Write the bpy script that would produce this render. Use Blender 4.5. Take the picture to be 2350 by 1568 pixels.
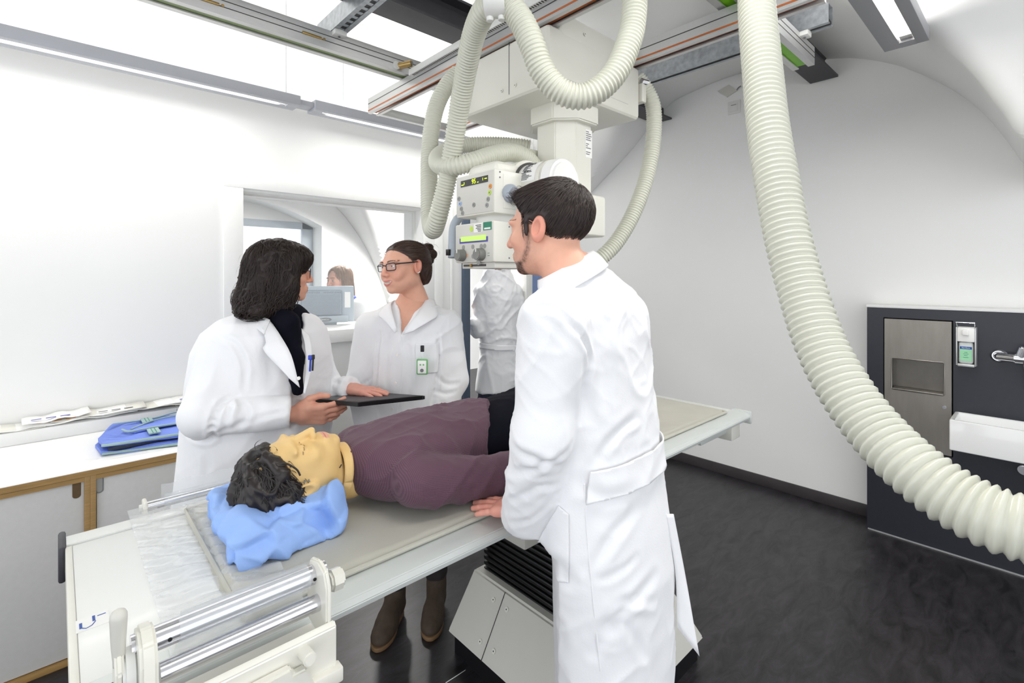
import bpy, bmesh, math, random
import numpy as np
from mathutils import Vector, Matrix

for o in list(bpy.data.objects): bpy.data.objects.remove(o)
random.seed(7); RNG = np.random.default_rng(7)
SC = bpy.context.scene; COL = SC.collection

# ------------------------------------------------------------------ camera
F, CX, HY, H = 1129.0, 1175.0, 635.0, 1.5          # focal length in px of a 2350 px wide frame, horizon row, eye height
A = math.radians(47.22); CA, SA = math.cos(A), math.sin(A)
cam = bpy.data.cameras.new('camera'); camo = bpy.data.objects.new('camera', cam); COL.objects.link(camo)
camo.location = (0, 0, H); camo.rotation_euler = (math.pi/2, 0, A - math.pi/2)
cam.sensor_width = 36; cam.lens = 36*F/2350; cam.shift_y = -(784-HY)/2350; cam.clip_start = .02
SC.camera = camo
# ------------------------------------------------------------------ world, exposure
W = bpy.data.worlds.new('World'); SC.world = W; W.use_nodes = True
W.node_tree.nodes['Background'].inputs[0].default_value = (.93, .96, 1, 1)
W.node_tree.nodes['Background'].inputs[1].default_value = 1.15
SC.view_settings.view_transform = 'Standard'; SC.view_settings.look = 'None'
SC.view_settings.gamma = 1; SC.view_settings.exposure = 0.78
SC.view_settings.use_curve_mapping = False
LAMP_UP, LAMP_DN, CTRL_FILL = 3.2, 1.8, 230

def area_light(name, loc, rot, sx, sy, energy, parent=None, color=(1, .985, .96)):
    l = bpy.data.lights.new(name, 'AREA'); l.shape = 'RECTANGLE'; l.size = sx; l.size_y = sy; l.energy = energy; l.color = color
    o = bpy.data.objects.new(name, l); COL.objects.link(o); o.location = loc; o.rotation_euler = rot
    if parent: o.parent = parent
    return o

# ------------------------------------------------------------------ helpers: pixels to places
def ray(px, py):
    r = (px-CX)/F; return (CA+r*SA, SA-r*CA, -(py-HY)/F)
def onZ(px, py, Z):
    d = ray(px, py); t = (Z-H)/d[2]; return Vector((d[0]*t, d[1]*t, Z))
def onX(px, py, X):
    d = ray(px, py); t = X/d[0]; return Vector((X, d[1]*t, H+d[2]*t))
def onY(px, py, Y):
    d = ray(px, py); t = Y/d[1]; return Vector((d[0]*t, Y, H+d[2]*t))
def onD(px, py, t):
    d = ray(px, py); return Vector((d[0]*t, d[1]*t, H+d[2]*t))

# ------------------------------------------------------------------ helpers: materials
def lin(c):
    return tuple(((v/255)/12.92 if v/255 <= .04045 else (((v/255)+.055)/1.055)**2.4) for v in c)
MATS = {}
def mat(name, rgb, rough=.5, metal=0, noise=0, nscale=20, bump=0, bscale=60, stretch=(1, 1, 1), trans=0, emit=0, vcol=False, spec=.5, alpha=1, sheen=0, sss=0, coat=0):
    m = bpy.data.materials.new(name); m.use_nodes = True; nt = m.node_tree; N = nt.nodes; L = nt.links
    b = N['Principled BSDF']; c = lin(rgb)
    b.inputs['Base Color'].default_value = (*c, 1); b.inputs['Roughness'].default_value = rough
    b.inputs['Metallic'].default_value = metal; b.inputs['Specular IOR Level'].default_value = spec
    if trans: b.inputs['Transmission Weight'].default_value = trans
    if alpha < 1: b.inputs['Alpha'].default_value = alpha
    if sheen: b.inputs['Sheen Weight'].default_value = sheen
    if coat: b.inputs['Coat Weight'].default_value = coat; b.inputs['Coat Roughness'].default_value = .1
    if sss:
        b.inputs['Subsurface Weight'].default_value = sss; b.inputs['Subsurface Radius'].default_value = (.012, .005, .003); b.inputs['Subsurface Scale'].default_value = 1
    if emit:
        b.inputs['Emission Color'].default_value = (*c, 1); b.inputs['Emission Strength'].default_value = emit
    tc = N.new('ShaderNodeTexCoord'); mp = N.new('ShaderNodeMapping'); mp.inputs['Scale'].default_value = stretch
    L.new(tc.outputs['Object'], mp.inputs['Vector'])
    src = None
    if vcol:
        a = N.new('ShaderNodeAttribute'); a.attribute_name = 'Col'; src = a.outputs['Color']
    nz = N.new('ShaderNodeTexNoise'); nz.inputs['Scale'].default_value = nscale; nz.inputs['Detail'].default_value = 4
    L.new(mp.outputs['Vector'], nz.inputs['Vector'])
    if noise or vcol:
        hs = N.new('ShaderNodeMix'); hs.data_type = 'RGBA'; hs.blend_type = 'MULTIPLY'; hs.inputs[0].default_value = 1
        rmp = N.new('ShaderNodeMapRange'); rmp.inputs[1].default_value = .25; rmp.inputs[2].default_value = .75
        rmp.inputs[3].default_value = 1-noise; rmp.inputs[4].default_value = 1+noise*.6
        L.new(nz.outputs['Fac'], rmp.inputs[0])
        if src is None: hs.inputs[6].default_value = (*c, 1)
        else: L.new(src, hs.inputs[6])
        L.new(rmp.outputs[0], hs.inputs[7]); L.new(hs.outputs[2], b.inputs['Base Color'])
    if bump:
        n2 = N.new('ShaderNodeTexNoise'); n2.inputs['Scale'].default_value = bscale; n2.inputs['Detail'].default_value = 3
        L.new(mp.outputs['Vector'], n2.inputs['Vector'])
        bp = N.new('ShaderNodeBump'); bp.inputs['Strength'].default_value = bump; bp.inputs['Distance'].default_value = .004
        L.new(n2.outputs['Fac'], bp.inputs['Height']); L.new(bp.outputs[0], b.inputs['Normal'])
    MATS[name] = m; return m

mat('wall_white', (238, 238, 236), .75, noise=.015, nscale=1.5, bump=.05, bscale=35)
mat('wall_trim', (236, 236, 234), .5, noise=.01)
mat('floor', (66, 63, 66), .38, noise=.34, nscale=5, bump=.06, bscale=120, stretch=(1, 2.2, 1))
mat('baseboard', (62, 58, 60), .5, noise=.2, nscale=8)
mat('steel_dark', (62, 61, 66), .5, metal=.15, noise=.12, nscale=14)
mat('galvanised', (168, 172, 176), .38, metal=.75, noise=.28, nscale=38)
mat('aluminium', (205, 205, 204), .34, metal=.55, noise=.05, nscale=30, stretch=(1, 8, 8))
mat('alu_white', (226, 226, 222), .4, noise=.02)
mat('groove', (70, 68, 66), .6, noise=.05)
mat('copper', (196, 110, 60), .4, metal=.25, noise=.12, nscale=20)
mat('green_strip', (128, 205, 20), .4, noise=.05)
mat('green_dull', (150, 165, 120), .5, noise=.05)
mat('brass', (178, 150, 96), .35, metal=.8, noise=.15)
mat('cream', (228, 226, 216), .38, noise=.015, nscale=6, coat=.1)
mat('cream_panel', (208, 206, 198), .4, noise=.01)
mat('hose', (212, 212, 197), .3, noise=.02, nscale=10, coat=.2)
mat('black', (14, 14, 17), .45, noise=.1)
mat('black_gloss', (18, 18, 20), .3, noise=.1)
mat('screen_black', (12, 13, 14), .15, noise=.05)
mat('led_green', (190, 230, 20), .5, emit=1.2)
mat('lcd_green', (188, 222, 110), .4, emit=.25)
mat('violet', (74, 66, 160), .4, noise=.03)
mat('button_grey', (150, 150, 146), .5, noise=.05)
mat('knob_grey', (128, 128, 124), .45, noise=.04)
mat('orange', (236, 150, 40), .45, noise=.03)
mat('yellow', (240, 210, 90), .45, noise=.03)
mat('lime', (190, 225, 60), .45, noise=.03)
mat('lightblue', (158, 184, 226), .45, noise=.03)
mat('handle_grey', (168, 176, 186), .42, noise=.03)
mat('paper', (244, 243, 240), .7, noise=.02)
mat('ink', (40, 40, 44), .7, noise=.05)
mat('ink_grey', (120, 120, 122), .7, noise=.05)
mat('label_green', (40, 130, 100), .5, noise=.03)
mat('table_white', (228, 229, 225), .3, noise=.01, coat=.15)
mat('table_edge', (206, 210, 207), .34, metal=.1, noise=.02)
mat('mat_grey', (186, 184, 172), .6, noise=.06, nscale=7, bump=.35, bscale=16, sheen=.1)
mat('chrome', (220, 220, 224), .09, metal=1, noise=.02)
mat('tube_metal', (216, 216, 220), .16, metal=.9, noise=.02)
mat('steel_brushed', (150, 145, 138), .36, metal=.75, noise=.1, nscale=30, stretch=(1, 1, .2))
mat('steel_inner', (120, 116, 110), .3, metal=.7, noise=.1)
mat('clear_plastic', (236, 238, 240), .05, trans=.0, alpha=.34, noise=.01, bump=.6, bscale=9, coat=.5)
mat('clear_hard', (240, 246, 250), .03, alpha=.25, noise=.01)
mat('glass', (235, 242, 248), .02, alpha=.10, noise=.005)
mat('lens', (225, 230, 240), .02, alpha=.16, noise=.005)
mat('blue_paper', (150, 184, 242), .65, noise=.06, nscale=25, bump=.3, bscale=55)
mat('apron_blue', (110, 135, 218), .6, noise=.07, nscale=12, bump=.2, bscale=30)
mat('apron_trim', (150, 176, 178), .6, noise=.05)
mat('apron_fold_shade', (26, 38, 60), .7, noise=.1)
mat('ply_edge', (160, 126, 74), .5, noise=.22, nscale=30, stretch=(.4, 1, 6))
mat('cabinet_grey', (198, 197, 194), .5, noise=.03, nscale=60)
mat('worktop', (240, 240, 238), .35, noise=.01)
mat('panel_dark', (44, 46, 54), .35, noise=.06, nscale=40)
mat('ceramic', (244, 244, 242), .08, noise=.005, coat=.4)
mat('bottle', (206, 210, 208), .3, noise=.03)
mat('label_mint', (160, 220, 176), .5, noise=.03)
mat('label_blue', (30, 76, 160), .5, noise=.03)
mat('slate_blue', (70, 84, 102), .45, noise=.05)
mat('door_blue', (122, 142, 186), .45, noise=.04)
mat('lamp_body', (186, 188, 194), .45, metal=.1, noise=.02)
mat('lamp_body_dark', (150, 150, 154), .45, metal=.1, noise=.02)
mat('tube_light', (255, 250, 242), .4, emit=9)
mat('coat_white', (240, 240, 242), .8, noise=.02, nscale=8, bump=.08, bscale=240, sheen=.15)
mat('skin', (225, 170, 145), .48, vcol=True, noise=.05, nscale=45, bump=.06, bscale=300, sss=.12, spec=.35)
mat('rubber_skin', (222, 190, 130), .5, vcol=True, noise=.05, nscale=25, bump=.05, bscale=80, spec=.4)
mat('hair_dark', (38, 26, 21), .5, noise=.4, nscale=30, spec=.4)
mat('hair_brown', (74, 54, 46), .4, noise=.35, nscale=40, spec=.4)
mat('hair_man', (56, 45, 42), .42, noise=.35, nscale=50, spec=.35)
mat('hair_fair', (150, 116, 88), .45, noise=.25, nscale=40, spec=.4)
mat('wig', (32, 24, 22), .42, noise=.4, nscale=30, spec=.5)
mat('beard', (66, 44, 34), .7, noise=.3, nscale=120)
mat('navy', (12, 13, 24), .95, noise=.15, nscale=30, spec=.15)
mat('trousers', (50, 46, 45), .8, noise=.15, nscale=40, bump=.3, bscale=60)
mat('jeans', (38, 44, 64), .8, noise=.15, nscale=40)
mat('boot_suede', (72, 58, 46), .75, noise=.2, nscale=50, bump=.2, bscale=150)
mat('boot_sole', (120, 92, 62), .6, noise=.1)
mat('boot_heel', (20, 17, 16), .6, noise=.1)
mat('eye', (240, 240, 240), .1, vcol=True, noise=.0)
mat('frame_dark', (40, 40, 46), .3, noise=.05)
mat('pearl', (240, 236, 230), .2, noise=.01)
mat('badge_green', (112, 178, 112), .4, noise=.03)
mat('pen_blue', (40, 70, 190), .35, noise=.03)
mat('monitor_grey', (176, 186, 194), .5, noise=.03)
mat('monitor_dark', (150, 160, 170), .55, noise=.03)
mat('wood_dark', (92, 70, 40), .6, noise=.2)
mat('twig', (190, 184, 176), .8, noise=.1)
# knitted shirt of the training dummy: dotted weave
def knit():
    m = mat('knit_purple', (92, 62, 78), .8, noise=.1, nscale=10); nt = m.node_tree; N = nt.nodes; L = nt.links
    a = N.new('ShaderNodeAttribute'); a.attribute_name = 'Col'; sp = N.new('ShaderNodeSeparateColor'); L.new(a.outputs['Color'], sp.inputs[0])
    def mth(op, x, y=None):
        n = N.new('ShaderNodeMath'); n.operation = op
        for k, v in enumerate((x, y)):
            if v is None: continue
            if isinstance(v, (int, float)): n.inputs[k].default_value = v
            else: L.new(v, n.inputs[k])
        return n.outputs[0]
    u, v = sp.outputs[0], sp.outputs[1]; K = 2*math.pi/.0072
    d = mth('MULTIPLY', mth('SINE', mth('MULTIPLY', mth('ADD', u, v), K)), mth('SINE', mth('MULTIPLY', mth('SUBTRACT', u, v), K)))
    cr = N.new('ShaderNodeValToRGB'); e = cr.color_ramp.elements; e[0].position = .35; e[0].color = (*lin((84, 54, 69)), 1); e[1].position = .8; e[1].color = (*lin((108, 77, 92)), 1)
    L.new(mth('MULTIPLY_ADD', d, .5), cr.inputs[0]); cr.inputs[0].links[0].from_node.inputs[2].default_value = .5
    b = N['Principled BSDF']; L.new(cr.outputs[0], b.inputs['Base Color'])
    bp = N.new('ShaderNodeBump'); bp.inputs['Strength'].default_value = .3; bp.inputs['Distance'].default_value = .0015; L.new(d, bp.inputs['Height']); L.new(bp.outputs[0], b.inputs['Normal']); b.inputs['Sheen Weight'].default_value = .1
knit()
# mottled linoleum
def lino():
    m = MATS['floor']; nt = m.node_tree; N = nt.nodes; L = nt.links; b = N['Principled BSDF']
    tc = N.new('ShaderNodeTexCoord'); mp = N.new('ShaderNodeMapping'); mp.inputs['Scale'].default_value = (1, 3, 1); mp.inputs['Rotation'].default_value = (0, 0, .5); L.new(tc.outputs['Object'], mp.inputs[0])
    n = N.new('ShaderNodeTexNoise'); n.inputs['Scale'].default_value = 6; n.inputs['Detail'].default_value = 9; n.inputs['Roughness'].default_value = .72; n.inputs['Distortion'].default_value = .8; L.new(mp.outputs[0], n.inputs['Vector'])
    cr = N.new('ShaderNodeValToRGB'); e = cr.color_ramp.elements; e[0].position = .35; e[0].color = (*lin((20, 18, 20)), 1); e[1].position = .68; e[1].color = (*lin((56, 53, 57)), 1)
    L.new(n.outputs['Fac'], cr.inputs[0]); L.new(cr.outputs[0], b.inputs['Base Color'])
lino()

# ------------------------------------------------------------------ helpers: objects
def tag(o, label=None, cat=None, group=None, kind=None):
    if label: o['label'] = label
    if cat: o['category'] = cat
    if group: o['group'] = group
    if kind: o['kind'] = kind
    return o
def empty(name, loc=(0, 0, 0), rz=0, label=None, cat=None, group=None):
    o = bpy.data.objects.new(name, None); COL.objects.link(o); o.location = loc; o.rotation_euler = (0, 0, rz); o.empty_display_size = .05
    return tag(o, label, cat, group)
def finish(me, name, m, parent=None, ang=35, smooth=True):
    me.materials.append(MATS[m]); o = bpy.data.objects.new(name, me); COL.objects.link(o)
    if smooth:
        me.shade_smooth()
        if ang: me.set_sharp_from_angle(angle=math.radians(ang))
    if parent: o.parent = parent
    return o
class MB:
    def __init__(s, off=(0, 0, 0)): s.bm = bmesh.new(); s.off = Vector(off)
    def _merge(s, b):
        me = bpy.data.meshes.new('t'); b.to_mesh(me); b.free(); s.bm.from_mesh(me); bpy.data.meshes.remove(me)
    def box(s, x0, x1, y0, y1, z0, z1, bev=0, seg=2, M=None):
        b = bmesh.new(); bmesh.ops.create_cube(b, size=1)
        T = Matrix.Translation(((x0+x1)/2, (y0+y1)/2, (z0+z1)/2)) @ Matrix.Diagonal((abs(x1-x0), abs(y1-y0), abs(z1-z0), 1))
        b.transform(T)
        if bev: bmesh.ops.bevel(b, geom=b.edges[:], offset=bev, segments=seg, affect='EDGES', profile=.5)
        if M: b.transform(M)
        s._merge(b); return s
    def cyl(s, p0, p1, r, r2=None, n=24, bev=0):
        p0, p1 = Vector(p0), Vector(p1); d = p1-p0; b = bmesh.new()
        bmesh.ops.create_cone(b, cap_ends=True, segments=n, radius1=r, radius2=r if r2 is None else r2, depth=d.length)
        if bev: bmesh.ops.bevel(b, geom=[e for e in b.edges if abs(e.verts[0].co.z-e.verts[1].co.z) < 1e-6], offset=bev, segments=2, affect='EDGES')
        b.transform(Matrix.Translation((p0+p1)/2) @ d.to_track_quat('Z', 'Y').to_matrix().to_4x4()); s._merge(b); return s
    def sph(s, c, r, n=16, sc=(1, 1, 1)):
        b = bmesh.new(); bmesh.ops.create_uvsphere(b, u_segments=n, v_segments=max(6, n//2), radius=r)
        b.transform(Matrix.Translation(c) @ Matrix.Diagonal((*sc, 1))); s._merge(b); return s
    def prism(s, pts, a, b_, axis='x', bev=0):
        b = bmesh.new()
        def P(u, v, w): return {'x': (w, u, v), 'y': (u, w, v), 'z': (u, v, w)}[axis]
        v0 = [b.verts.new(P(u, v, a)) for u, v in pts]; v1 = [b.verts.new(P(u, v, b_)) for u, v in pts]
        b.faces.new(v0); b.faces.new(v1[::-1]); n = len(pts)
        for i in range(n): b.faces.new((v0[i], v1[i], v1[(i+1) % n], v0[(i+1) % n])[::-1])
        bmesh.ops.recalc_face_normals(b, faces=b.faces[:])
        if bev: bmesh.ops.bevel(b, geom=b.edges[:], offset=bev, segments=2, affect='EDGES')
        s._merge(b); return s
    def tube(s, pts, r, n=10, closed=False, flat=1):
        v, f = sweep(pts, lambda i, t: r, n, closed); s.raw(v, f); return s
    def raw(s, v, f):
        b = bmesh.new(); vs = [b.verts.new(tuple(p)) for p in v]
        for q in f:
            try: b.faces.new([vs[i] for i in q])
            except ValueError: pass
        s._merge(b); return s
    def build(s, name, m, parent=None, ang=28, smooth=True, M=None):
        me = bpy.data.meshes.new(name); 
        if M: s.bm.transform(M)
        s.bm.to_mesh(me); s.bm.free(); return finish(me, name, m, parent, ang, smooth)
def spline(pts, step):
    P = [np.array(p, float) for p in pts]; P = [2*P[0]-P[1]]+P+[2*P[-1]-P[-2]]; out = []
    for i in range(1, len(P)-2):
        n = max(2, int(np.linalg.norm(P[i+1]-P[i])/step*1.3)+1)
        for k in range(n):
            t = k/n
            out.append(.5*((2*P[i])+(-P[i-1]+P[i+1])*t+(2*P[i-1]-5*P[i]+4*P[i+1]-P[i+2])*t*t+(-P[i-1]+3*P[i]-3*P[i+1]+P[i+2])*t**3))
    out.append(P[-2]); out = np.array(out)
    s = np.concatenate([[0], np.cumsum(np.linalg.norm(np.diff(out, axis=0), axis=1))]); n = int(s[-1]/step)+1; q = np.linspace(0, s[-1], n)
    return np.stack([np.interp(q, s, out[:, k]) for k in range(3)], 1)
def sweep(pts, rf, n, closed=False):
    pts = np.array([tuple(p) for p in pts], float); T = np.gradient(pts, axis=0) if not closed else (np.roll(pts, -1, 0)-np.roll(pts, 1, 0))
    T /= np.linalg.norm(T, axis=1)[:, None]+1e-12; u = np.cross(T[0], (0, 0, 1.));
    if np.linalg.norm(u) < .1: u = np.cross(T[0], (0, 1., 0))
    u /= np.linalg.norm(u); V = []; a = np.linspace(0, 2*np.pi, n, endpoint=False); c, s_ = np.cos(a)[:, None], np.sin(a)[:, None]
    for i in range(len(pts)):
        u = u-T[i]*u.dot(T[i]); u /= np.linalg.norm(u); w = np.cross(T[i], u); r = rf(i, i/max(1, len(pts)-1)); V.append(pts[i]+r*(c*u+s_*w))
    V = np.concatenate(V); Fc = []; m = len(pts)
    for i in range(m if closed else m-1):
        j = (i+1) % m
        for k in range(n):
            l = (k+1) % n; Fc.append((i*n+k, i*n+l, j*n+l, j*n+k))
    if not closed: Fc.append(tuple(range(n))[::-1]); Fc.append(tuple((m-1)*n+k for k in range(n)))
    return V, Fc
def mesh_obj(name, V, Fc, m, parent=None, ang=None, col=None, smooth=True):
    me = bpy.data.meshes.new(name); V = np.asarray(V, np.float32)
    if isinstance(Fc, np.ndarray) and Fc.ndim == 2:
        k = Fc.shape[1]; nf = len(Fc); me.vertices.add(len(V)); me.vertices.foreach_set('co', V.ravel())
        me.loops.add(nf*k); me.loops.foreach_set('vertex_index', Fc.astype(np.int32).ravel()); me.polygons.add(nf)
        me.polygons.foreach_set('loop_start', np.arange(0, nf*k, k, dtype=np.int32)); me.update(calc_edges=True); me.validate()
    else: me.from_pydata([tuple(map(float, v)) for v in V], [], [tuple(int(i) for i in f) for f in Fc])
    if col is not None:
        a = me.color_attributes.new('Col', 'FLOAT_COLOR', 'POINT'); c4 = np.concatenate([col, np.ones((len(col), 1))], 1).astype(np.float32); a.data.foreach_set('color', c4.ravel())
    return finish(me, name, m, parent, ang, smooth)
def text(body, size, m, parent, M, name='lettering', depth=.0004, align='CENTER'):
    cu = bpy.data.curves.new(name, 'FONT'); cu.body = body; cu.size = size; cu.align_x = align; cu.align_y = 'CENTER'; cu.extrude = depth; cu.resolution_u = 3
    o = bpy.data.objects.new(name, cu); COL.objects.link(o); dg = bpy.context.evaluated_depsgraph_get(); me = bpy.data.meshes.new_from_object(o.evaluated_get(dg)); bpy.data.objects.remove(o)
    me.transform(M); me.materials.clear(); return finish(me, name, m, parent, None, False)
def facing(origin, right, up):
    r = Vector(right).normalized(); u = Vector(up).normalized(); n = r.cross(u); M = Matrix((r, u, n)).transposed().to_4x4(); M.translation = Vector(origin); return M
def solid(o, t, off=-1):
    md = o.modifiers.new('thickness', 'SOLIDIFY'); md.thickness = t; md.offset = off; return o

# ------------------------------------------------------------------ room shell
WA, WB = 3.30, 3.72                                   # back wall plane (Y), right wall plane (X)
tag(MB().box(-3.2, 7.0, -3.2, 7.4, -.1, 0).build('floor', 'floor'), kind='structure')
m = MB()                                              # back wall with window opening and doorway
WX0, WX1, WZ0, WZ1 = .828, 2.10, 1.06, 2.02
DX0, DX1, DZ1 = 2.50, 3.56, 2.12
for (a, b, z0, z1) in ((-3.2, WX0, 0, 3.7), (WX0, WX1, 0, WZ0), (WX0, WX1, WZ1, 3.7), (WX1, DX0, 0, 3.7), (DX0, DX1, DZ1, 3.7), (DX1, 3.95, 0, 3.7)):
    m.box(a, b, WA, WA+.28, z0, z1)
bmesh.ops.remove_doubles(m.bm, verts=m.bm.verts[:], dist=1e-5)
tag(m.build('wall_back', 'wall_white', smooth=False), kind='structure')
tag(MB().box(WB, WB+.25, -3.2, WA, 0, 3.7).build('wall_right', 'wall_white', smooth=False), kind='structure')
tag(MB().box(WB-.012, WB, .62, WA, 0, .075, bev=.003).build('baseboard_right', 'baseboard'), kind='structure')
# groin vault: height field
def ceil_h(x, y):
    yy = np.abs(y+.02)-.02
    P = sum(w_*np.interp(yy+o_, [-.02, .07, .15, .32, .58, .82, 1.2, 1.5, 1.72, 2.07, 2.25, 2.47, 2.92, 3.3], [1.95, 2.23, 2.39, 2.61, 2.83, 2.95, 3.03, 3.06, 3.05, 3.0, 2.9, 2.67, 2.35, 2.1]) for o_, w_ in ((-.12, .1), (-.06, .2), (0, .4), (.06, .2), (.12, .1)))
    xs = 3.0+.72*np.clip((yy-.8)/1.3, 0, 1)**2*(3-2*np.clip((yy-.8)/1.3, 0, 1))
    u = np.clip((xs-x)/1.15, 0, 1); Q = np.where(x > xs, 1.5, 1.95+1.35*(1-(1-u)**2)**.72)
    k = .05; h = np.clip(.5+.5*(Q-P)/k, 0, 1); return P+(Q-P)*h+k*h*(1-h)
gx = np.concatenate([np.arange(-3.2, 1.6, .2), np.arange(1.6, 2.7, .05), np.arange(2.7, 3.04, .005), np.arange(3.04, 3.721, .015)]); gx[-1] = WB+.02; gy = np.concatenate([np.arange(-3.2, -.6, .1), np.arange(-.6, -.12, .02), np.arange(-.12, .26, .004), np.arange(.26, .9, .012), np.arange(.9, 3.31, .02)]); gy[-1] = WA+.02
GX, GY = np.meshgrid(gx, gy, indexing='ij'); GZ = ceil_h(GX, GY)
nx, ny = GX.shape; idx = np.arange(nx*ny).reshape(nx, ny)
q = np.stack([idx[:-1, :-1], idx[:-1, 1:], idx[1:, 1:], idx[1:, :-1]], -1).reshape(-1, 4)
co = mesh_obj('ceiling', np.stack([GX, GY, GZ], -1).reshape(-1, 3), q, 'wall_white', ang=22)
solid(co, .05, 1); tag(co, kind='structure')
p_, q_ = onZ(1022, 1570, 0), onZ(1068, 1540, 0); o = mesh_obj('trim_3', [p_, q_, q_+Vector((.004, .003, 0)), p_+Vector((.004, .003, 0))], [(0, 1, 2, 3)], 'wall_trim'); o.location.z = .001; solid(o, .001, 1); tag(o, kind='structure')
# window surround and glass
def frame_box(m, x0, x1, z0, z1, w, y0, y1, bev=.003, bottom=True):
    m.box(x0, x0+w, y0, y1, z0, z1-w, bev); m.box(x1-w, x1, y0, y1, z0, z1-w, bev); m.box(x0, x1, y0, y1, z1-w, z1, bev)
    if bottom: m.box(x0, x1, y0, y1, z0, z0+w, bev)
t = empty('window_1', (1.46, WA, 1.06)); tag(t, kind='structure'); off = Matrix.Translation((-1.46, -WA, -1.06))
m = MB(); frame_box(m, WX0-.105, WX1+.105, WZ0-.02, WZ1+.12, .105, WA-.018, WA, bottom=False); m.build('window_frame', 'wall_trim', t, M=off)
MB().box(WX0, WX1, WA+.12, WA+.13, WZ0+.08, WZ1).build('pane', 'glass', t, M=off)
MB().box(WX0-.06, WX1+.05, WA-.10, WA+.42, WZ0, WZ0+.085, bev=.004).build('window_sill', 'wall_trim', t, M=off)
m = MB(); frame_box(m, WX0, WX1, WZ0, WZ1, .012, WA+.1, WA+.14, 0, False); m.build('glazing_bead', 'alu_white', t, M=off)
# doorway: dark post, white jamb, blue door leaf standing open
t = empty('door_1', (3.0, WA, 0)); tag(t, kind='structure'); off = Matrix.Translation((-3.0, -WA, 0))
MB().box(DX0-.02, DX0+.05, WA-.03, WA+.28, 0, DZ1+.04, .004).build('door_post', 'slate_blue', t, M=off)
MB().box(DX0+.05, DX1, WA-.03, WA+.28, DZ1, DZ1+.06, .004).build('door_head', 'slate_blue', t, M=off)
MB().box(3.22, 3.30, WA-.02, WA+.2, 0, DZ1, .004).build('door_jamb', 'alu_white', t, M=off)
MB().box(3.30, 3.50, WA+.0, WA+.045, 0, DZ1, .003).build('door_leaf', 'door_blue', t, M=off)
MB().box(3.50, 3.56, WA-.03, WA+.2, 0, DZ1, .004).build('door_post', 'slate_blue', t, M=off)
tag(MB().box(2.20, 2.28, WA-.02, WA, 0, 2.3, .003).build('trim_1', 'wall_trim'), kind='structure')
tag(MB().box(2.36, 2.38, WA-.015, WA, 0, 2.3, .003).build('trim_2', 'wall_trim'), kind='structure')
# control room behind the glass
FY = 6.3
m = MB(); nx0, nx1, nz1, ns = .6, 2.50, 2.42, 2.15
m.box(-1.5, nx0, FY, FY+.5, 0, 3.5); m.box(nx1, 6.8, FY, FY+.5, 0, 3.5); m.box(nx0, nx1, FY, FY+.5, 0, .9)
arc = [(nx0+(nx1-nx0)*k/24, ns+(nz1-ns)*math.sin(math.pi*k/24)) for k in range(25)]
m.prism(arc+[(nx1, 3.5), (nx0, 3.5)], FY, FY+.5, 'y')
tag(m.build('wall_far', 'wall_white', smooth=False), kind='structure')
tag(MB().box(-1.6, -1.5, WA+.28, FY+.5, 0, 3.5).build('wall_side', 'wall_white'), kind='structure')
tag(MB().box(6.7, 6.8, WA+.28, FY, 0, 3.5).build('wall_end', 'wall_white'), kind='structure')
# vault of the control room with a pointed pendentive between two bays
gx = np.arange(-1.5, 6.75, .03); gy = np.linspace(WA+.28, FY, 110); GX, GY = np.meshgrid(gx, gy, indexing='ij')
u = np.clip(np.abs(GX-3.5)/1.7, 0, 1); Zb = .9+1.95*np.clip(1-(1-u)**2.0, 0, 1)**.66; v = np.clip((FY-GY)/1.6, 0, 1); Zc = .9+2.1*(1-(1-v)**2)**.66
hk = np.clip(.5+.5*(Zc-Zb)/.1, 0, 1); GZ = Zb+(Zc-Zb)*hk+.1*hk*(1-hk); nx, ny = GX.shape; idx = np.arange(nx*ny).reshape(nx, ny)
q = np.stack([idx[:-1, :-1], idx[:-1, 1:], idx[1:, 1:], idx[1:, :-1]], -1).reshape(-1, 4)
co = mesh_obj('ceiling', np.stack([GX, GY, GZ], -1).reshape(-1, 3), q, 'wall_white', ang=22); solid(co, .05, 1); tag(co, kind='structure')
t = empty('window_2', (1.55, FY+.3, .9)); tag(t, kind='structure'); off = Matrix.Translation((-1.55, -FY-.3, -.9))
m = MB(); y0, y1 = FY+.3, FY+.36
for (a, b) in ((nx0, nx0+.10), (1.49, 1.61), (nx1-.14, nx1)): m.box(a, b, y0, y1, .9, 2.4, .004)
for z in (.9, 2.12): m.box(nx0, nx1, y0, y1, z, z+.09, .004)
m.build('window_frame', 'door_blue' if 0 else 'monitor_grey', t, M=off)
for (a, b) in ((nx0+.1, 1.49), (1.61, nx1-.14)):
    MB().box(a, b, y0+.02, y0+.026, .99, 2.12).build('pane', 'glass', t, M=off)
MB().box(nx0, nx1, y0, y1, 2.21, 2.45).build('blind', 'wall_trim', t, M=off)
# bare twigs outside
t = empty('tree', (1.3, FY+2.6, 0), label='pale bare winter tree outside the far arched window', cat='tree')
m = MB(); rg = random.Random(3)
m.tube([(0, 0, 0), (.02, 0, 1.1), (-.03, 0, 2.0)], .02, 6)
for k in range(16):
    z = 1.3+rg.random()*.9; a = rg.uniform(-1, 1); m.tube([(0, 0, z), (a*.4, .05, z+.15), (a*.8, .1, z+.32+rg.random()*.1)], .006, 5)
m.build('branches', 'twig', t)
area = empty('added_fill_light', (2.9, 5.0, 2.98), label='added unseen square fill lamp brightening the room behind the glass', cat='lamp')  # added lamp, out of view, put in to brighten the control room
MB().box(-.4, .4, -.4, .4, -.03, .05, .01).build('housing', 'alu_white', area); MB().box(-.36, .36, -.36, .36, -.036, -.03).build('fill_panel', 'tube_light', area)
area_light('added_fill_glow', (0, 0, -.05), (0, 0, 0), .7, .7, CTRL_FILL, area)

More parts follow.
